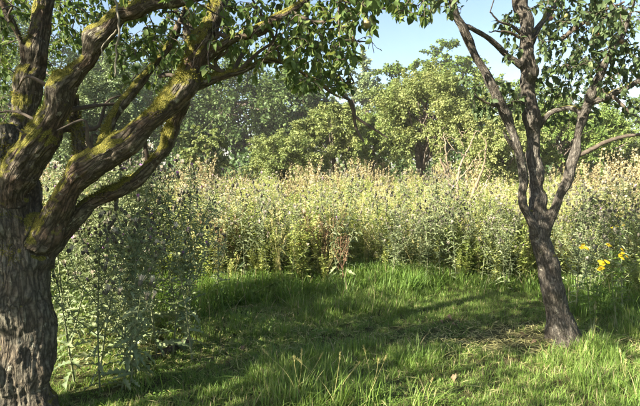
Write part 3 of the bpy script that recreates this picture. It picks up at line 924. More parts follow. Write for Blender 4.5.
# scrub that closes the wood floor
def scrub():
    n = 26000
    x = rng.uniform(-34, 36, n); y = 29 + 3.0 * rng.uniform(-1, 1, n) + 1.5 * np.sin(x * .5)
    top = 2.2 + 0.8 * vnoise(np.stack([x * .5, y * .3, 0 * x], 1), 4)
    z = rng.uniform(0, 1, n) * top
    b = MB(); nr = rvec(n) + [0, -0.3, 0.8]
    b.stamp(QUAD, np.stack([x, y, z], 1), frames(rvec(n), nr), rng.uniform(0.15, 0.32, n), np.clip(rng.normal(.4, .2, n), 0, 1))
    o = b.build('scrub', M['crown_dark']); tag(o, 'dark tangled scrub filling the foot of the wood', 'scrub', kind='stuff')


scrub()

# unseen orchard tree, added left of the camera to shade the near grass
BK = 'unseen trees added for shade'
make_crown_tree('orchard_tree', 'unseen orchard tree added left of the viewpoint to shade the near grass', 'tree', (-4.6, 0.3, 0), 5.2, 1.8, 2.2, M['apple_leaf2'], 0.085, 2000, 201, clumps=40, group=BK)


# ------------------------------------------------------------------ scattering of what nobody could count
def scatter(name, meshes, pts, rot, scl, idx, label=None, cat=None):
    c = bpy.data.collections.new(name + '_kinds')
    for k, me in enumerate(meshes):
        c.objects.link(bpy.data.objects.new('%s_kind_%02d' % (name, k), me))
    me = bpy.data.meshes.new(name); n = len(pts)
    me.vertices.add(n); me.vertices.foreach_set('co', np.asarray(pts, np.float32).ravel())
    for nm, tp, arr, key in (('rot', 'FLOAT_VECTOR', rot, 'vector'), ('scl', 'FLOAT', scl, 'value'), ('kid', 'INT', idx, 'value')):
        a = me.attributes.new(nm, tp, 'POINT')
        a.data.foreach_set(key, np.asarray(arr, np.int32 if tp == 'INT' else np.float32).ravel())
    o = link(name, me)
    g = bpy.data.node_groups.new(name, 'GeometryNodeTree')
    g.interface.new_socket('Geometry', in_out='INPUT', socket_type='NodeSocketGeometry')
    g.interface.new_socket('Geometry', in_out='OUTPUT', socket_type='NodeSocketGeometry')
    N, L = g.nodes, g.links
    gi, go = N.new('NodeGroupInput'), N.new('NodeGroupOutput')
    ip = N.new('GeometryNodeInstanceOnPoints'); ci = N.new('GeometryNodeCollectionInfo')
    ci.inputs['Collection'].default_value = c; ci.inputs['Separate Children'].default_value = True; ci.inputs['Reset Children'].default_value = True
    ip.inputs['Pick Instance'].default_value = True
    L.new(gi.outputs[0], ip.inputs['Points']); L.new(ci.outputs[0], ip.inputs['Instance'])
    for nm, tp, sock in (('rot', 'FLOAT_VECTOR', 'Rotation'), ('scl', 'FLOAT', 'Scale'), ('kid', 'INT', 'Instance Index')):
        na = N.new('GeometryNodeInputNamedAttribute'); na.data_type = tp; na.inputs['Name'].default_value = nm
        L.new([s for s in na.outputs if s.enabled and s.name == 'Attribute'][0], ip.inputs[sock])
    L.new(ip.outputs[0], go.inputs[0])
    md = o.modifiers.new('scatter', 'NODES'); md.node_group = g
    return tag(o, label, cat, kind='stuff')


def blades(b, n, spread, lmin, lmax, width, lean, tint, straw=0.06, droop=0.35):
    base = np.column_stack([rng.normal(0, spread, n), rng.normal(0, spread, n), np.full(n, -0.01)])
    az = rng.uniform(0, 2 * np.pi, n); L = rng.uniform(lmin, lmax, n); ln = np.abs(rng.normal(0, lean, n)) + 0.05
    out = np.stack([np.cos(az), np.sin(az), 0 * az], 1); side = np.stack([-np.sin(az), np.cos(az), 0 * az], 1)
    ts = np.array([0, 0.35, 0.7, 1.0]); wf = np.array([0.8, 1.0, 0.65, 0.0])
    rows = []
    for t, w in zip(ts, wf):
        c = base + out * (L * (ln * t + droop * ln * 2 * t ** 2.5))[:, None] + np.array([0, 0, 1.0]) * (L * t * (1 - 0.45 * np.minimum(1, ln) * t))[:, None]
        for sg in (-1, 1):
            rows.append(c + side * (sg * width * 0.5 * w * (0.7 + L / lmax * 0.5))[:, None])
    v = np.stack(rows, 1)
    f = np.array([(0, 1, 3, 2), (2, 3, 5, 4), (4, 5, 7, 6)])
    tt = np.where(rng.uniform(size=n) < straw, 0.95, np.clip(rng.normal(tint, 0.14, n), 0, 0.85))
    b.add(v.reshape(-1, 3), (f[None] + (np.arange(n) * 8)[:, None, None]).reshape(-1, 4), np.repeat(tt, 8))


def scatter_grass():
    kinds = []
    for k in range(6):      # mown turf
        b = MB(); blades(b, 26, 0.035, 0.035, 0.11, 0.0042, 0.55, 0.42 + 0.04 * (k % 3), 0.05 if k < 4 else 0.25); kinds.append(b.mesh('turf', M['grass'], False))
    for k in range(3):      # longer tufts
        b = MB(); blades(b, 30, 0.035, 0.08, 0.22, 0.0048, 0.45, 0.45, 0.05); kinds.append(b.mesh('tuft', M['grass'], False))
    for k in range(2):      # clover and daisies' leaves
        b = MB(); n = 26
        p = np.column_stack([rng.normal(0, .04, n), rng.normal(0, .04, n), rng.uniform(.01, .05, n)])
        b.stamp(QUAD, p, frames(rvec(n) * [1, 1, .3], np.tile([0, 0, 1.0], (n, 1)) + rng.normal(size=(n, 3)) * .3), rng.uniform(.018, .035, n), np.clip(rng.normal(.35, .1, n), 0, 1)); kinds.append(b.mesh('clover', M['grass']))
    n = 52000
    x = rng.uniform(-7.5, 7.5, n); y = rng.uniform(0.6, 8.6, n) ; y = 0.6 + 8.0 * rng.uniform(size=n) ** 1.15
    p3 = np.stack([x, y, 0 * x], 1)
    dens = fbm(p3 * 0.9, 3, 40)
    tb = P(567, 346, 4.3); dry = np.exp(-(((x - tb[0] + 0.45) / 0.75) ** 2 + ((y - tb[1] - 0.0) / 0.35) ** 2))
    lt = P(150, 165, 4.4); dry2 = np.exp(-(((x - lt[0]) / 0.9) ** 2 + ((y - 4.5) / 0.6) ** 2))
    keep = rng.uniform(size=n) < np.clip(0.95 + 0.35 * dens - 0.8 * dry - 0.6 * dry2, 0.08, 1)
    x, y, dens = x[keep], y[keep], dens[keep]; n = len(x)
    longp = fbm(np.stack([x, y, 0 * x], 1) * 1.3, 2, 60)
    idx = rng.integers(0, 6, n)
    u = rng.uniform(size=n)
    idx = np.where((longp > 0.35) & (u < 0.45), rng.integers(6, 9, n), idx)
    idx = np.where((longp < -0.3) & (u < 0.3), rng.integers(9, 11, n), idx)
    z = height(x, y)
    rot = np.column_stack([rng.normal(0, .12, n), rng.normal(0, .12, n), rng.uniform(0, 6.28, n)])
    scatter('lawn_grass', kinds, np.column_stack([x, y, z]), rot, rng.uniform(.45, .9, n) * (1 + 0.35 * longp), idx, 'short rough green grass covering the foreground', 'grass')
    # tall lush grass at the meadow's foot
    kinds = []
    for k in range(4):
        b = MB(); blades(b, 40, 0.05, 0.12, 0.34, 0.007, 0.4, 0.3, 0.03, 0.5); kinds.append(b.mesh('tall', M['grass'], False))
    pts = []
    for px, Y, sx, sy, m in ((240, 6.2, 1.0, .3, 320), (185, 5.7, .4, .3, 110), (405, 6.5, .3, .25, 190), (480, 6.7, .8, .3, 100), (610, 5.6, .5, .5, 90), (300, 6.9, 3.5, .3, 160), (340, 7.5, 3.5, .45, 700)):
        c = P(px, 200, Y)
        pts.append(np.column_stack([rng.normal(c[0], sx, m), rng.normal(Y, sy, m)]))
    q = np.concatenate(pts); m = len(q)
    rot = np.column_stack([rng.normal(0, .1, m), rng.normal(0, .1, m), rng.uniform(0, 6.28, m)])
    scatter('tall_grass', kinds, np.column_stack([q, height(q[:, 0], q[:, 1])]), rot, rng.uniform(.55, 1.0, m) * (1 + .45 * np.clip(vnoise(np.column_stack([q * 1.1, np.zeros(m)]), 17), 0, 1)), rng.integers(0, 4, m), 'lush tall dark green grass at the foot of the thistles', 'grass')
    # straw lying in the grass
    b = MB()
    m = 4200
    x = np.concatenate([rng.normal(tb[0] - .45, .6, m // 3), rng.uniform(-3.2, 4.5, m // 3), rng.normal(lt[0] + .3, .8, m // 3)])
    y = np.concatenate([rng.normal(tb[1], .28, m // 3), rng.uniform(2.2, 6.5, m // 3), rng.normal(4.6, .5, m // 3)])
    a = rng.uniform(0, 6.28, m); d = np.stack([np.cos(a), np.sin(a), rng.normal(0, .12, m)], 1)
    b.stamp(NARROW, np.column_stack([x, y, height(x, y) + rng.uniform(.01, .05, m)]), frames(d, np.tile([0, 0, 1.0], (m, 1))), np.column_stack([np.full(m, .03), rng.uniform(.04, .15, m), np.full(m, .05)]), rng.uniform(0, 1, m))
    o = b.build('straw_litter', M['straw']); tag(o, 'dry straw and dead stalks lying in the grass', 'straw', kind='stuff')


scatter_grass()


# ------------------------------------------------------------------ meadow plants
def thistle_shapes(seed, H, style):
    """returns builders for stem, leaves, list of head positions; style: 'grey' leafy, 'seed' gone to down, 'dark' dark heads"""
    r = np.random.default_rng(seed)
    stem, leaf = MB(), MB()
    heads = []
    top = np.array([r.normal(0, .09) * H, r.normal(0, .09) * H, H])
    main = catmull([(0, 0, -.02), (top[0] * .2 + r.normal(0, .02), top[1] * .2, H * .4), top * [.7, .7, .8], top], 14)
    stem.tube(main, np.linspace(.0075, .0028, 14) * (H / 1.2), 6, 0.5, cap=False)
    br = [(main, 0.05, 1.0)]
    nb = int(r.integers(7, 12))
    for k in range(nb):
        t = 0.30 + 0.66 * (k + r.uniform(-.3, .3)) / nb
        p = main[int(np.clip(t, 0, .98) * 13)]
        a = k * 2.4 + r.uniform(-.5, .5)
        ln = H * (0.45 * (1.15 - t)) * r.uniform(.7, 1.2) + .05
        out = np.array([math.cos(a), math.sin(a), 0])
        q = catmull([p, p + out * ln * .42 + [0, 0, ln * .5], p + out * ln * .62 + [0, 0, ln * 1.0]], 8)
        stem.tube(q, np.linspace(.004, .0018, 8), 5, 0.5, cap=False)
        br.append((q, 0.1, .6))
        for e in range(int(r.integers(1, 4))):
            p2 = q[int(r.integers(4, 8))]; a2 = a + r.normal(0, 1.0); l2 = r.uniform(.04, .11)
            q2 = np.array([p2, p2 + [math.cos(a2) * l2 * .5, math.sin(a2) * l2 * .5, l2 * .6], p2 + [math.cos(a2) * l2 * .7, math.sin(a2) * l2 * .7, l2 * 1.2]])
            stem.tube(q2, [.002, .0018, .0015], 4, .5, cap=False)
            heads.append(q2[-1])
        heads.append(q[-1])
    heads.append(main[-1]); heads.append(main[-1] + [.02, .01, -.02])
    pos, ax, sz = [], [], []
    for q, t0, s in br:
        L = np.sum(np.linalg.norm(np.diff(q, axis=0), axis=1)); n = max(3, int(L / (0.024 if s == 1.0 else 0.024)))
        for i in range(n):
            t = t0 + (1 - t0) * (i + r.uniform(0, .8)) / n
            if t >= 1:
                continue
            k = t * (len(q) - 1); i0 = int(k); p = q[i0] * (1 - (k - i0)) + q[min(i0 + 1, len(q) - 1)] * (k - i0)
            a = i * 2.4 + r.uniform(-.4, .4)
            pos.append(p); ax.append([math.cos(a), math.sin(a), r.uniform(-.1, .75)])
            sz.append((.155 * (1 - .72 * t) if s == 1.0 else .085 * (1 - .5 * t)) * r.uniform(.7, 1.25) * (H / 1.2) ** .5)
    pos, ax, sz = np.array(pos), unit(np.array(ax)), np.array(sz)
    n = len(pos); wh = r.integers(0, 2, n)
    nr = np.tile([0, 0, 1.0], (n, 1)) + r.normal(size=(n, 3)) * .3
    R = frames(ax, nr); tint = np.clip(r.normal(.5, .2, n) + (pos[:, 2] / H - .5) * .15, 0, 1)
    for k in (0, 1):
        leaf.stamp(TLEAVES[k], pos[wh == k], R[wh == k], sz[wh == k], tint[wh == k])
    return stem, leaf, np.array(heads)


HEAD = blob(0.010, 0.013); HEADV = HEAD[0]


def tuft_template(n=16, r=0.013, l=0.018, seed=1):
    q = np.random.default_rng(seed); v, f = [], []
    for k in range(n):
        a = q.uniform(0, 6.28); e = q.uniform(0, 1)
        d = np.array([math.cos(a) * e * r, math.sin(a) * e * r, l * q.uniform(.7, 1.1)]); s = np.array([-math.sin(a), math.cos(a), 0]) * .0022
        b = np.array([math.cos(a) * e * .004, math.sin(a) * e * .004, .0])
        m = len(v); v += [b - s * .5, b + s * .5, d + s, d - s]; f.append((m, m + 1, m + 2, m + 3))
    return np.array(v), np.array(f)


TUFT = tuft_template(); DOWN = tuft_template(26, .026, .026, 3)
head_me = MB(); head_me.add(HEAD[0], HEAD[1], .5); head_me = head_me.mesh('flower_head', M['head'])
tuft_me = MB(); tuft_me.add(TUFT[0] + [0, 0, .018], TUFT[1], .5); tuft_me = tuft_me.mesh('floret_tuft', M['purple'])
down_me = MB(); down_me.add(DOWN[0] + [0, 0, .016], DOWN[1], .5); down_me = down_me.mesh('seed_down', M['fluff'])


def thistle_proto(seed, H, flower=0.15, down=0.15, headscale=1.0):
    r = np.random.default_rng(seed + 5)
    st, lf, hd = thistle_shapes(seed, H, 'grey')
    root = thing('thistle', '', 'thistle')
    st.build('stem', M['thistle_stem'], root)
    o = lf.build('foliage', M['thistle_leaf'], root); tag(o, kind='stuff')
    for p in hd:
        h = link('flower_head', head_me, root); h.location = tuple(p); s = headscale * r.uniform(.8, 1.35); h.scale = (s, s, s * 1.15)
        h.rotation_euler = (r.normal(0, .35), r.normal(0, .35), r.uniform(0, 6))
        u = r.uniform()
        if u < flower:
            link('floret_tuft', tuft_me, h)
        elif u < flower + down:
            link('seed_down', down_me, h)
    return root


protos = [thistle_proto(300 + k, h, fl, dn, hs) for k, (h, fl, dn, hs) in enumerate(
    [(1.45, .2, .1, 1.0), (1.3, .12, .1, 1.0), (1.15, .05, .2, 1.1), (1.2, 0.0, .05, 1.35), (1.05, .02, .15, 1.2), (1.5, .15, .05, 1.0), (1.25, 0, .3, 1.1), (1.35, .03, .0, 1.4)])]
used = set()


def place_thistle(k, x, Y, s, label, group, tilt=0.06):
    o = protos[k] if k not in used else copy_tree(protos[k])
    used.add(k)
    o.location = (x, Y, float(height(x, Y))); o.scale = (s, s, s)
    o.rotation_euler = (rng.normal(0, tilt), rng.normal(0, tilt), rng.uniform(0, 6.28))
    return tag(o, label, 'thistle', group)


# the tall grey clump beside the left trunk
for i in range(32):
    px = rng.uniform(58, 192); Y = rng.uniform(3.9, 5.2)
    if i < 3: px, Y = (66, 92, 120)[i], (3.5, 3.7, 3.85)[i]
    place_thistle(int(rng.choice([0, 1, 5])), P(px, 165, Y)[0], Y, rng.uniform(.92, 1.08),
                  ('foremost tall thistle with large basal leaves right beside the old left trunk', 'second foremost thistle standing a step right of the left trunk', 'thistle at the front middle of the left clump')[i] if i < 3 else
                  'tall grey green thistle rising close behind the left trunk and its lowest limb' if px < 98 else
                  'tall grey green thistle in the middle of the dense left clump' if px < 142 else 'tall grey green thistle on the lawn side of the left clump', 'thistles in the clump beside the left trunk', .07)
for i in range(6):
    px = rng.uniform(66, 150); Y = rng.uniform(3.3, 3.9)
    place_thistle(int(rng.choice([2, 4, 6])), P(px, 165, Y)[0], Y, rng.uniform(.75, 1.05), 'shorter thistle at the near foot of the left clump beside the trunk', 'thistles in the clump beside the left trunk', .12)
# the front of the meadow
for px, Y, k, s, lab in ((347, 6.5, 7, .98, 'grey thistle with spreading candelabra branches standing at the meadow front in mid picture'),
                         (258, 6.6, 3, .95, 'dark headed thistle standing among the rusty stalks left of centre'),
                         (215, 5.7, 1, .86, 'leaning thistle at the right end of the left clump')):
    place_thistle(k, P(px, 165, Y)[0], Y, s, lab, None, .03)
G1 = 'thistles along the meadow front between the centre and the right tree'
for i in range(34):
    px = rng.uniform(375, 535); Y = rng.uniform(6.0, 7.8)
    place_thistle(int(rng.choice([2, 3, 4, 7])), P(px, 165, Y)[0], Y, rng.uniform(.6, .98), 'dark headed thistle in the bank at the right of mid picture behind the lush grass' if px < 432 else 'dark headed thistle in the bank below the pale dead sapling' if px < 490 else 'dark headed thistle close on the left of the right apple trunk', G1)
G2 = 'thistles along the meadow front left of centre'
for i in range(26):
    px = rng.uniform(185, 345); Y = rng.uniform(6.3, 8.0)
    place_thistle(int(rng.choice([1, 2, 3, 6])), P(px, 165, Y)[0], Y, rng.uniform(.6, .9), 'pale thistle at the meadow front next to the left clump' if px < 235 else 'pale thistle between the two stands of rusty stalks' if px < 283 else 'pale thistle among the rusty stalks in mid picture', G2)
G3 = 'thistles behind the right apple tree'
for i in range(20):
    px = rng.uniform(560, 660); Y = rng.uniform(4.9, 6.6)
    place_thistle(int(rng.choice([3, 4, 7])), P(px, 165, Y)[0], Y, rng.uniform(.68, .98), 'thistle with dark heads just right of the right apple trunk behind the yellow flowers' if px < 606 else 'thistle with dark heads in the tangle at the right edge', G3, .12)


# meadow mass
def stalk_kind(seed, H, kind):
    r = np.random.default_rng(seed); b = MB(); mats = None
    top = np.array([r.normal(0, .08), r.normal(0, .08), H])
    q = catmull([(0, 0, 0), top * [.2, .2, .5], top], 9)
    if kind == 'grass':
        n = 7
        for k in range(n):
            t2 = np.array([r.normal(0, .14), r.normal(0, .14), H * r.uniform(.75, 1.08)])
            g = catmull([(r.normal(0, .03), r.normal(0, .03), 0), t2 * [.25, .25, .55], t2], 7)
            b.tube(g, np.linspace(.0022, .001, 7), 3, .4, cap=False)
            m = 26; tt = r.uniform(.8, 1.0, m)
            p = np.stack([np.interp(tt * 6, np.arange(7), g[:, c]) for c in range(3)], 1)
            b.stamp(NARROW, p, frames(r.normal(size=(m, 3)) * .5 + [0, 0, .9], r.normal(size=(m, 3))), np.column_stack([np.full(m, .05), r.uniform(.02, .045, m), np.full(m, .03)]), r.uniform(.3, 1, m))
        return b.mesh('meadow_grass', M['straw'])
    if kind == 'pink':
        for k in range(5):
            t2 = np.array([r.normal(0, .12), r.normal(0, .12), H * r.uniform(.8, 1.1)])
            g = catmull([(r.normal(0, .05), r.normal(0, .05), 0), t2 * [.25, .25, .55], t2], 7)
            b.tube(g, np.linspace(.004, .0015, 7), 3, .2, cap=False)
            m = 60; tt = r.uniform(.45, 1.0, m)
            p = np.stack([np.interp(tt * 6, np.arange(7), g[:, c]) for c in range(3)], 1) + r.normal(size=(m, 3)) * .012
            b.stamp(QUAD, p, frames(r.normal(size=(m, 3)) * .6 + [0, 0, .5], r.normal(size=(m, 3))), r.uniform(.02, .055, m), r.uniform(0, 1, m))
        return b.mesh('dry_stalks', M['pinkdry'])
    if kind == 'weed':
        for k in range(4):
            t2 = np.array([r.normal(0, .12), r.normal(0, .12), H * r.uniform(.75, 1.05)])
            g = catmull([(r.normal(0, .05), r.normal(0, .05), 0), t2 * [.25, .25, .55], t2], 9)
            b.tube(g, np.linspace(.004, .0015, 9), 4, .4, cap=False)
            m = 85; tt = r.uniform(.12, 1.0, m)
            p = np.stack([np.interp(tt * 8, np.arange(9), g[:, c]) for c in range(3)], 1)
            a = r.normal(size=(m, 3)); a[:, 2] = np.abs(a[:, 2]) * .5
            b.stamp(NARROW, p, frames(a, np.tile([0, 0, 1.], (m, 1)) + r.normal(size=(m, 3)) * .4), np.column_stack([(s := r.uniform(.05, .13, m) * (1.2 - .6 * tt)) * 1.3, s, s]), np.clip(r.normal(.5, .2, m), 0, 1))
        return b.mesh('weed', M['weed_leaf'])
    # thistle gone to seed: leaves, heads and down in one mesh with three materials
    st, lf, hd = thistle_shapes(seed, H, kind)
    return merge_mesh('seeding_thistle', [(st, M['thistle_stem']), (lf, M['weed_leaf'] if kind == 'yellow' else M['thistle_leaf']), (heads_mb(hd[::4], HEAD, r), M['head']),
                                          (heads_mb(hd[r.uniform(size=len(hd)) < .4] + [0, 0, .014], DOWN, r), M['fluff'])])


def heads_mb(hd, tm, r):
    b = MB(); n = len(hd)
    b.stamp(tm, hd, frames(r.normal(size=(n, 3)) * [1, 1, .2], np.tile([0, 0, 1.], (n, 1))), r.uniform(.9, 1.4, n), r.uniform(0, 1, n)); return b


def merge_mesh(name, parts):
    V, T, loops, tot, mi = [], [], [], [], []
    n = 0
    for k, (b, m) in enumerate(parts):
        v = np.concatenate(b.v); V.append(v); T.append(np.concatenate(b.t))
        for fl in (b.f3, b.f4):
            if fl:
                f = np.concatenate(fl) + n; loops.append(f.ravel()); tot.append(np.full(len(f), f.shape[1])); mi.append(np.full(len(f), k))
        n += len(v)
    V, T, loops, tot, mi = map(np.concatenate, (V, T, loops, tot, mi))
    me = bpy.data.meshes.new(name)
    me.vertices.add(len(V)); me.vertices.foreach_set('co', V.astype(np.float32).ravel())
    me.loops.add(len(loops)); me.loops.foreach_set('vertex_index', loops.astype(np.int32))
    me.polygons.add(len(tot)); me.polygons.foreach_set('loop_start', np.concatenate([[0], np.cumsum(tot)[:-1]]).astype(np.int32))
    me.polygons.foreach_set('material_index', mi.astype(np.int32))
    a = me.attributes.new('tint', 'FLOAT', 'POINT'); a.data.foreach_set('value', T.astype(np.float32))
    for _, m in parts:
        me.materials.append(m)
    me.update(calc_edges=True); me.validate()
    return me


def meadow():
    kinds = [stalk_kind(500 + k, 1.0 + .06 * k, 'grass') for k in range(4)] + [stalk_kind(510 + k, .95 + .1 * k, 'weed') for k in range(4)] \
        + [stalk_kind(520 + k, 1.0 + .08 * k, 'yellow') for k in range(4)] + [stalk_kind(530 + k, 1.0 + .1 * k, 'seed') for k in range(2)] + [stalk_kind(540 + k, 1.15 + .1 * k, 'pink') for k in range(2)]
    n = 8000
    y = 6.3 + 16 * rng.uniform(size=n) ** 1.25
    x = rng.uniform(-1, 1, n) * (y * .78 + 2)
    edge = 6.5 + .3 * np.sin(x * 1.3) + .35 * vnoise(np.stack([x * 1.7, y * 0, 0 * x], 1), 91) + np.where(x > 2.2, -.9, 0) + np.where(x < -3.2, -1.3, 0)
    ok = y > edge; x, y = x[ok], y[ok]
    # flanks reaching closer at both sides
    m = 260; xs = np.concatenate([rng.uniform(-7.5, -3.0, m), rng.uniform(3.4, 8, m)]); ys = np.concatenate([rng.uniform(4.6, 7.2, m), rng.uniform(5.4, 7, m)])
    x, y = np.concatenate([x, xs]), np.concatenate([y, ys]); n = len(x)
    u = rng.uniform(size=n); nz = fbm(np.stack([x, y, 0 * x], 1) * .4, 2, 80)
    idx = np.where(u < .33, rng.integers(0, 4, n), np.where(u < .82, rng.integers(4, 8, n), np.where(u < .98, rng.integers(8, 12, n), rng.integers(12, 14, n))))
    pk = (rng.uniform(size=n) < np.clip((y - 17) / 7, 0, .22)) | ((nz > .55) & (u < .25))
    idx = np.where(pk, rng.integers(14, 16, n), idx)
    s = rng.uniform(.4, 1.0, n) * (1 + .12 * nz) * (1 + .12 * np.clip((y - 11) / 8, 0, 1)) * np.where(pk, 1.18, 1.0)
    rot = np.column_stack([rng.normal(0, .15, n), rng.normal(0, .15, n), rng.uniform(0, 6.28, n)])
    scatter('meadow', kinds, np.column_stack([x, y, height(x, y)]), rot, s, idx, 'sunlit yellow green meadow of seeding thistles, weeds and tall grass', 'meadow')


meadow()


# ------------------------------------------------------------------ rusty docks
def dock(px, Y, H, seed, label, group):
    r = np.random.default_rng(seed)
    c = P(px, 165, Y); root = thing('dock_plant', label, 'dock', (c[0], Y, float(height(c[0], Y))), r.uniform(0, 6.28), group)
    for k in range(int(r.integers(2, 4))):
        st, sd = MB(), MB()
        t2 = np.array([r.normal(0, .12), r.normal(0, .12), H * r.uniform(.75, 1.05)])
        g = catmull([(r.normal(0, .04), r.normal(0, .04), -.02), t2 * [.3, .3, .5], t2], 10)
        st.tube(g, np.linspace(.006, .002, 10), 5, .6, cap=False)
        for j in range(8):
            p = g[int(r.integers(4, 9))]; a = r.uniform(0, 6.28); l = r.uniform(.1, .28)
            q = catmull([p, p + [math.cos(a) * l * .3, math.sin(a) * l * .3, l * .6], p + [math.cos(a) * l * .4, math.sin(a) * l * .4, l]], 5)
            st.tube(q, np.linspace(.003, .001, 5), 4, .6, cap=False)
            m = 30; tt = r.uniform(.15, 1, m) * 4
            pp = np.stack([np.interp(tt, np.arange(5), q[:, c2]) for c2 in range(3)], 1) + r.normal(size=(m, 3)) * .006
            sd.stamp(QUAD, pp, frames(r.normal(size=(m, 3)), r.normal(size=(m, 3))), r.uniform(.008, .02, m), r.uniform(0, 1, m))
        o = st.build('stalk', M['rust'], root)
        tag(sd.build('seed_spike', M['rust'], o), kind='stuff')


for i, px in enumerate(list(rng.uniform(204, 245, 6)) + list(rng.uniform(278, 350, 10))):
    dock(px, rng.uniform(6.2, 7.4), rng.uniform(.6, .95), 700 + i, 'rusty brown dock stalk beside the left thistle clump' if i < 6 else 'rusty brown dock stalk at the meadow front in mid picture', 'rusty dock stalks at the meadow front')


# ------------------------------------------------------------------ pale dead sapling
def dead_tree():
    Y = 11.0; c = ground_at(464, Y)
    root = thing('dead_tree', 'pale bare dead sapling with forked stems rising from the meadow', 'dead tree')
    paths = [[(466, 240, Y, 9), (464, 218, Y, 8), (456, 200, Y, 6.5), (449, 180, Y, 5.5), (440, 160, Y - .1, 4)],
             [(460, 208, Y, 6), (457, 188, Y, 5), (460, 168, Y + .1, 4), (468, 150, Y + .2, 3), (476, 132, Y + .2, 1.6)],
             [(465, 218, Y, 7), (472, 196, Y - .1, 5.5), (479, 178, Y - .1, 4.5), (485, 160, Y - .2, 3.2), (486, 142, Y - .2, 1.8)],
             [(449, 180, Y, 3.5), (446, 150, Y, 2.4), (444, 132, Y + .1, 1.4)],
             [(458, 180, Y, 3), (466, 172, Y, 2.4), (474, 160, Y + .1, 1.4)],
             [(470, 203, Y, 4), (482, 190, Y + .2, 3), (490, 176, Y + .3, 2)]]
    s = Skel()
    for k, p in enumerate(paths):
        s.limb(p, 'trunk' if k == 0 else 'stem', .06, True)
    for p, r, part, _ in s.b:
        b = MB(); b.tube(p + rng.normal(size=p.shape) * .010, r * .6, 7, rng.uniform(.3, .6)); b.build(part, M['dead_wood'], root)
    A = attractors([(436, 126, 492, 172, Y - .5, Y + .5, 46)])
    s.b = [(p, r, 'limb', t) for p, r, _, t in s.b]
    b = MB()
    for q in grow(s, A, .12):
        b.tube(q, np.linspace(.008, .003, len(q)), 4, .5, cap=False)
    tag(b.build('twigs', M['dead_wood'], root), kind='stuff')


dead_tree()


# ------------------------------------------------------------------ ragwort in flower
def ragwort(spots, base_px, Y, label):
    c = P(base_px, 165, Y); gz = float(height(c[0], Y))
    root = thing('ragwort', label, 'ragwort')
    for (x, y, n) in spots:
        tip = P(x, y, Y - .05); st = MB()
        q = catmull([(c[0] + rng.normal(0, .04), Y, gz - .02), (c[0] * .6 + tip[0] * .4, Y, gz + (tip[2] - gz) * .5), tip + [0, 0, -.03]], 10)
        st.tube(q, np.linspace(.005, .0025, 10), 5, .4, cap=False)
        so = st.build('stem', M['thistle_stem'], root)
        lf = MB(); m = 26; tt = rng.uniform(.2, .95, m) * 9
        p = np.stack([np.interp(tt, np.arange(10), q[:, k]) for k in range(3)], 1); a = rvec(m); a[:, 2] = np.abs(a[:, 2]) * .4
        lf.stamp(TLEAVES[0], p, frames(a, np.tile([0, 0, 1.], (m, 1))), rng.uniform(.05, .12, m), rng.uniform(.2, .7, m))
        tag(lf.build('foliage', M['grass'], so), kind='stuff')
        for k in range(n):
            fp = tip + rng.normal(size=3) * [.028, .02, .014]
            pet = MB(); np_ = 13; az = np.arange(np_) * 2 * np.pi / np_
            nrm = unit(np.array([rng.normal(0, .35), -.6, .9]))
            e1 = unit(np.cross(nrm, [1, 0, 0])); e2 = np.cross(nrm, e1)
            d = np.cos(az)[:, None] * e1 + np.sin(az)[:, None] * e2
            pet.stamp(QUAD, np.tile(fp, (np_, 1)), frames(d, np.tile(nrm, (np_, 1))), np.column_stack([np.full(np_, .015), np.full(np_, .020), np.full(np_, .014)]), rng.uniform(.2, .9, np_))
            po = pet.build('flower', M['yellow'], root)
            ds = MB(); ds.stamp(blob(.008, .004), [fp], frames(e1[None], nrm[None]), [1.0], [.5]); ds.build('disc', M['ragdisc'], po)


ragwort([(606, 263, 8), (601, 268, 4), (584, 247, 5)], 600, 4.35, 'ragwort with the brightest yellow flowers right of the right apple trunk')
ragwort([(622, 257, 6), (612, 246, 3)], 622, 4.6, 'ragwort with smaller dull yellow flowers near the right edge')
ragwort([(619, 226, 3)], 628, 5.6, 'small distant ragwort sprig with one yellow flower cluster at right')


# ------------------------------------------------------------------ grass clumps and litter in front
def grass_clump(px, py, n, h, label, stalks):
    Y = 1.55 * F_PX / (py - 165.0); c = P(px, py, Y); z = float(height(c[0], Y))
    root = thing('grass_clump', label, 'grass clump', (c[0], Y, z))
    b = MB(); blades(b, n, .07, .14, h, .0055, .35, .55, .06, .5)
    tag(b.build('blades', M['grass'], root, False), kind='stuff')
    for k in range(stalks):
        s = MB(); t2 = np.array([rng.normal(0, .10), rng.normal(0, .06), h * rng.uniform(1.0, 1.35)])
        g = catmull([(rng.normal(0, .05), rng.normal(0, .05), 0), t2 * [.3, .3, .5], t2], 8)
        s.tube(g, np.linspace(.0018, .001, 8), 4, .6, cap=False)
        so = s.build('stalk', M['straw'], root)
        e = MB(); m = 40; tt = rng.uniform(.86, 1, m) * 7
        p = np.stack([np.interp(tt, np.arange(8), g[:, k2]) for k2 in range(3)], 1)
        e.stamp(NARROW, p, frames(rng.normal(size=(m, 3)) * .35 + [0, 0, 1], rng.normal(size=(m, 3))), np.column_stack([np.full(m, .014), np.full(m, .016), np.full(m, .01)]), rng.uniform(.2, .9, m))
        e.build('seed_head', M['straw'], so)


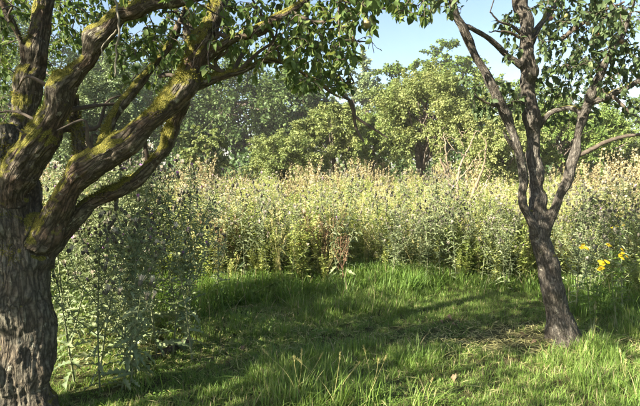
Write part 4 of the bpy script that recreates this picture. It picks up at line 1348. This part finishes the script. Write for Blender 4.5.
GC = 'tall grass clumps in the foreground'
for px, py, n, h, st, lab in ((300, 408, 90, .30, 4, 'tall seeding grass clump at the bottom edge left of centre'), (335, 412, 90, .30, 3, 'tall seeding grass clump at the bottom edge in the middle'),
                              (372, 410, 90, .30, 3, 'tall grass clump at the bottom edge right of centre with bright blades'), (425, 414, 70, .2, 1, 'shorter bright grass clump at the bottom edge towards the right'),
                              (270, 414, 60, .22, 1, 'shorter grass clump at the bottom edge nearest the left tree'), (592, 352, 60, .24, 1, 'grass clump at the foot of the right apple tree'),
                              (625, 395, 70, .22, 2, 'pale grass clump in the bottom right corner'), (400, 300, 60, .3, 0, 'dark grass clump at the lawn edge in mid picture'), (140, 392, 70, .25, 1, 'grass clump beneath the left thistles')):
    grass_clump(px, py, n, h, lab, st)


def on_ground(px, py):
    Y = 1.55 * F_PX / (py - 165.0); c = P(px, py, Y); return c[0], Y, float(height(c[0], Y))


lt = MB(); lt.add(leaf_template(.7, .7, .36, .5)[0], leaf_template()[1], .5); lt_me = lt.mesh('fallen_leaf', M['litter'])
FL = [(447, 322, .10, 'curled brown fallen leaf on the grass right of centre'), (452, 330, .09, 'brown fallen leaf just below the curled one'), (440, 326, .07, 'small brown fallen leaf left of the curled pair'),
      (455, 384, .10, 'pale brown fallen leaf alone in the bright front grass'), (243, 351, .08, 'brown fallen leaf on the bare patch by the left thistles'), (520, 340, .07, 'fallen leaf on the dry ground left of the right trunk'),
      (535, 348, .08, 'fallen leaf at the foot of the right trunk'), (508, 345, .06, 'small fallen leaf on the dry ground further from the right trunk')]
for px, py, s, lab in FL:
    x, y, z = on_ground(px, py)
    o = link('fallen_leaf', lt_me); o.location = (x, y, z + .035); s *= .6; o.scale = (s, s, s)
    o.rotation_euler = (rng.normal(.2, .4), rng.normal(0, .5), rng.uniform(0, 6.28)); tag(o, lab, 'fallen leaf', 'fallen leaves on the grass')


def fallen_branch():
    s = Skel(); a = [(88, 392, 3.55, 7), (115, 378, 3.75, 8), (145, 362, 3.95, 9), (168, 350, 4.1, 10), (184, 343, 4.2, 10), (190, 340, 4.22, 8)]
    s.limb(a, 'trunk', .02)
    root = thing('fallen_branch', 'broken dead branch lying propped beneath the left thistles', 'branch')
    p, r, _, _ = s.b[0]
    b = MB(); b.tube(p + rng.normal(size=p.shape) * .004, .6 * r * (1 + .15 * rng.normal(size=len(r))), 9); o = b.build('limb', M['twig'], root)
    for k in (6, 14, 22):
        k = min(k, len(p) - 2); d = rvec(1)[0]; d[2] = abs(d[2]); c = MB(); c.tube([p[k], p[k] + d * .08, p[k] + d * .18 + [0, 0, -.02]], [.008, .006, .003], 5); c.build('side_shoot', M['twig'], root)


fallen_branch()


# dry pinkish weeds at the right edge and behind
for i in range(16):
    px, Y = rng.uniform(594, 652), rng.uniform(8.6, 9.8)
    me = bpy.data.meshes.get('dried_weed_%d' % (i % 3)) or stalk_kind(900 + i, 1.75, 'pink'); me.name = 'dried_weed_%d' % (i % 3)
    c = P(px, 165, Y); o = link('dried_weed', me); o.location = (c[0], Y, float(height(c[0], Y))); o.rotation_euler = (0, 0, rng.uniform(0, 6)); s = rng.uniform(.85, 1.1); o.scale = (s, s, s)
    tag(o, 'pinkish brown dried weed standing tall at the right edge of the meadow', 'dried weed', 'dried weeds at the right edge')
for i, px in enumerate((203, 208, 213)):
    c = P(px, 165, 13.0); o = link('dried_weed', bpy.data.meshes['dried_weed_%d' % i]); o.location = (c[0], 13.0, 0); o.rotation_euler = (0, 0, i * 2.0); o.scale = (1, 1, .95)
    tag(o, 'pinkish dried weed standing in front of the small round bush', 'dried weed', 'dried weeds by the round bush')


# ------------------------------------------------------------------ evening air
def haze():
    b = MB()
    x, y0, y1, z0, z1 = 560, -560, 570, -1.2, 17.0
    v = [(sx, yy, zz) for zz in (z0, z1) for sx, yy in ((-x, y0), (x, y0), (x, y1), (-x, y1))]
    b.add(v, [(0, 3, 2, 1), (4, 5, 6, 7), (0, 1, 5, 4), (1, 2, 6, 5), (2, 3, 7, 6), (3, 0, 4, 7)])
    m, N, L = nodes_of('haze')
    pv = N.new('ShaderNodeVolumePrincipled'); pv.inputs['Color'].default_value = (1.0, 0.97, 0.90, 1); pv.inputs['Density'].default_value = 0.0006
    pv.inputs['Anisotropy'].default_value = 0.0
    o = N.new('ShaderNodeOutputMaterial'); L.new(pv.outputs[0], o.inputs['Volume'])
    tag(b.build('haze', m, None, False), 'thin pale evening haze in the air', 'haze', kind='stuff')


haze()
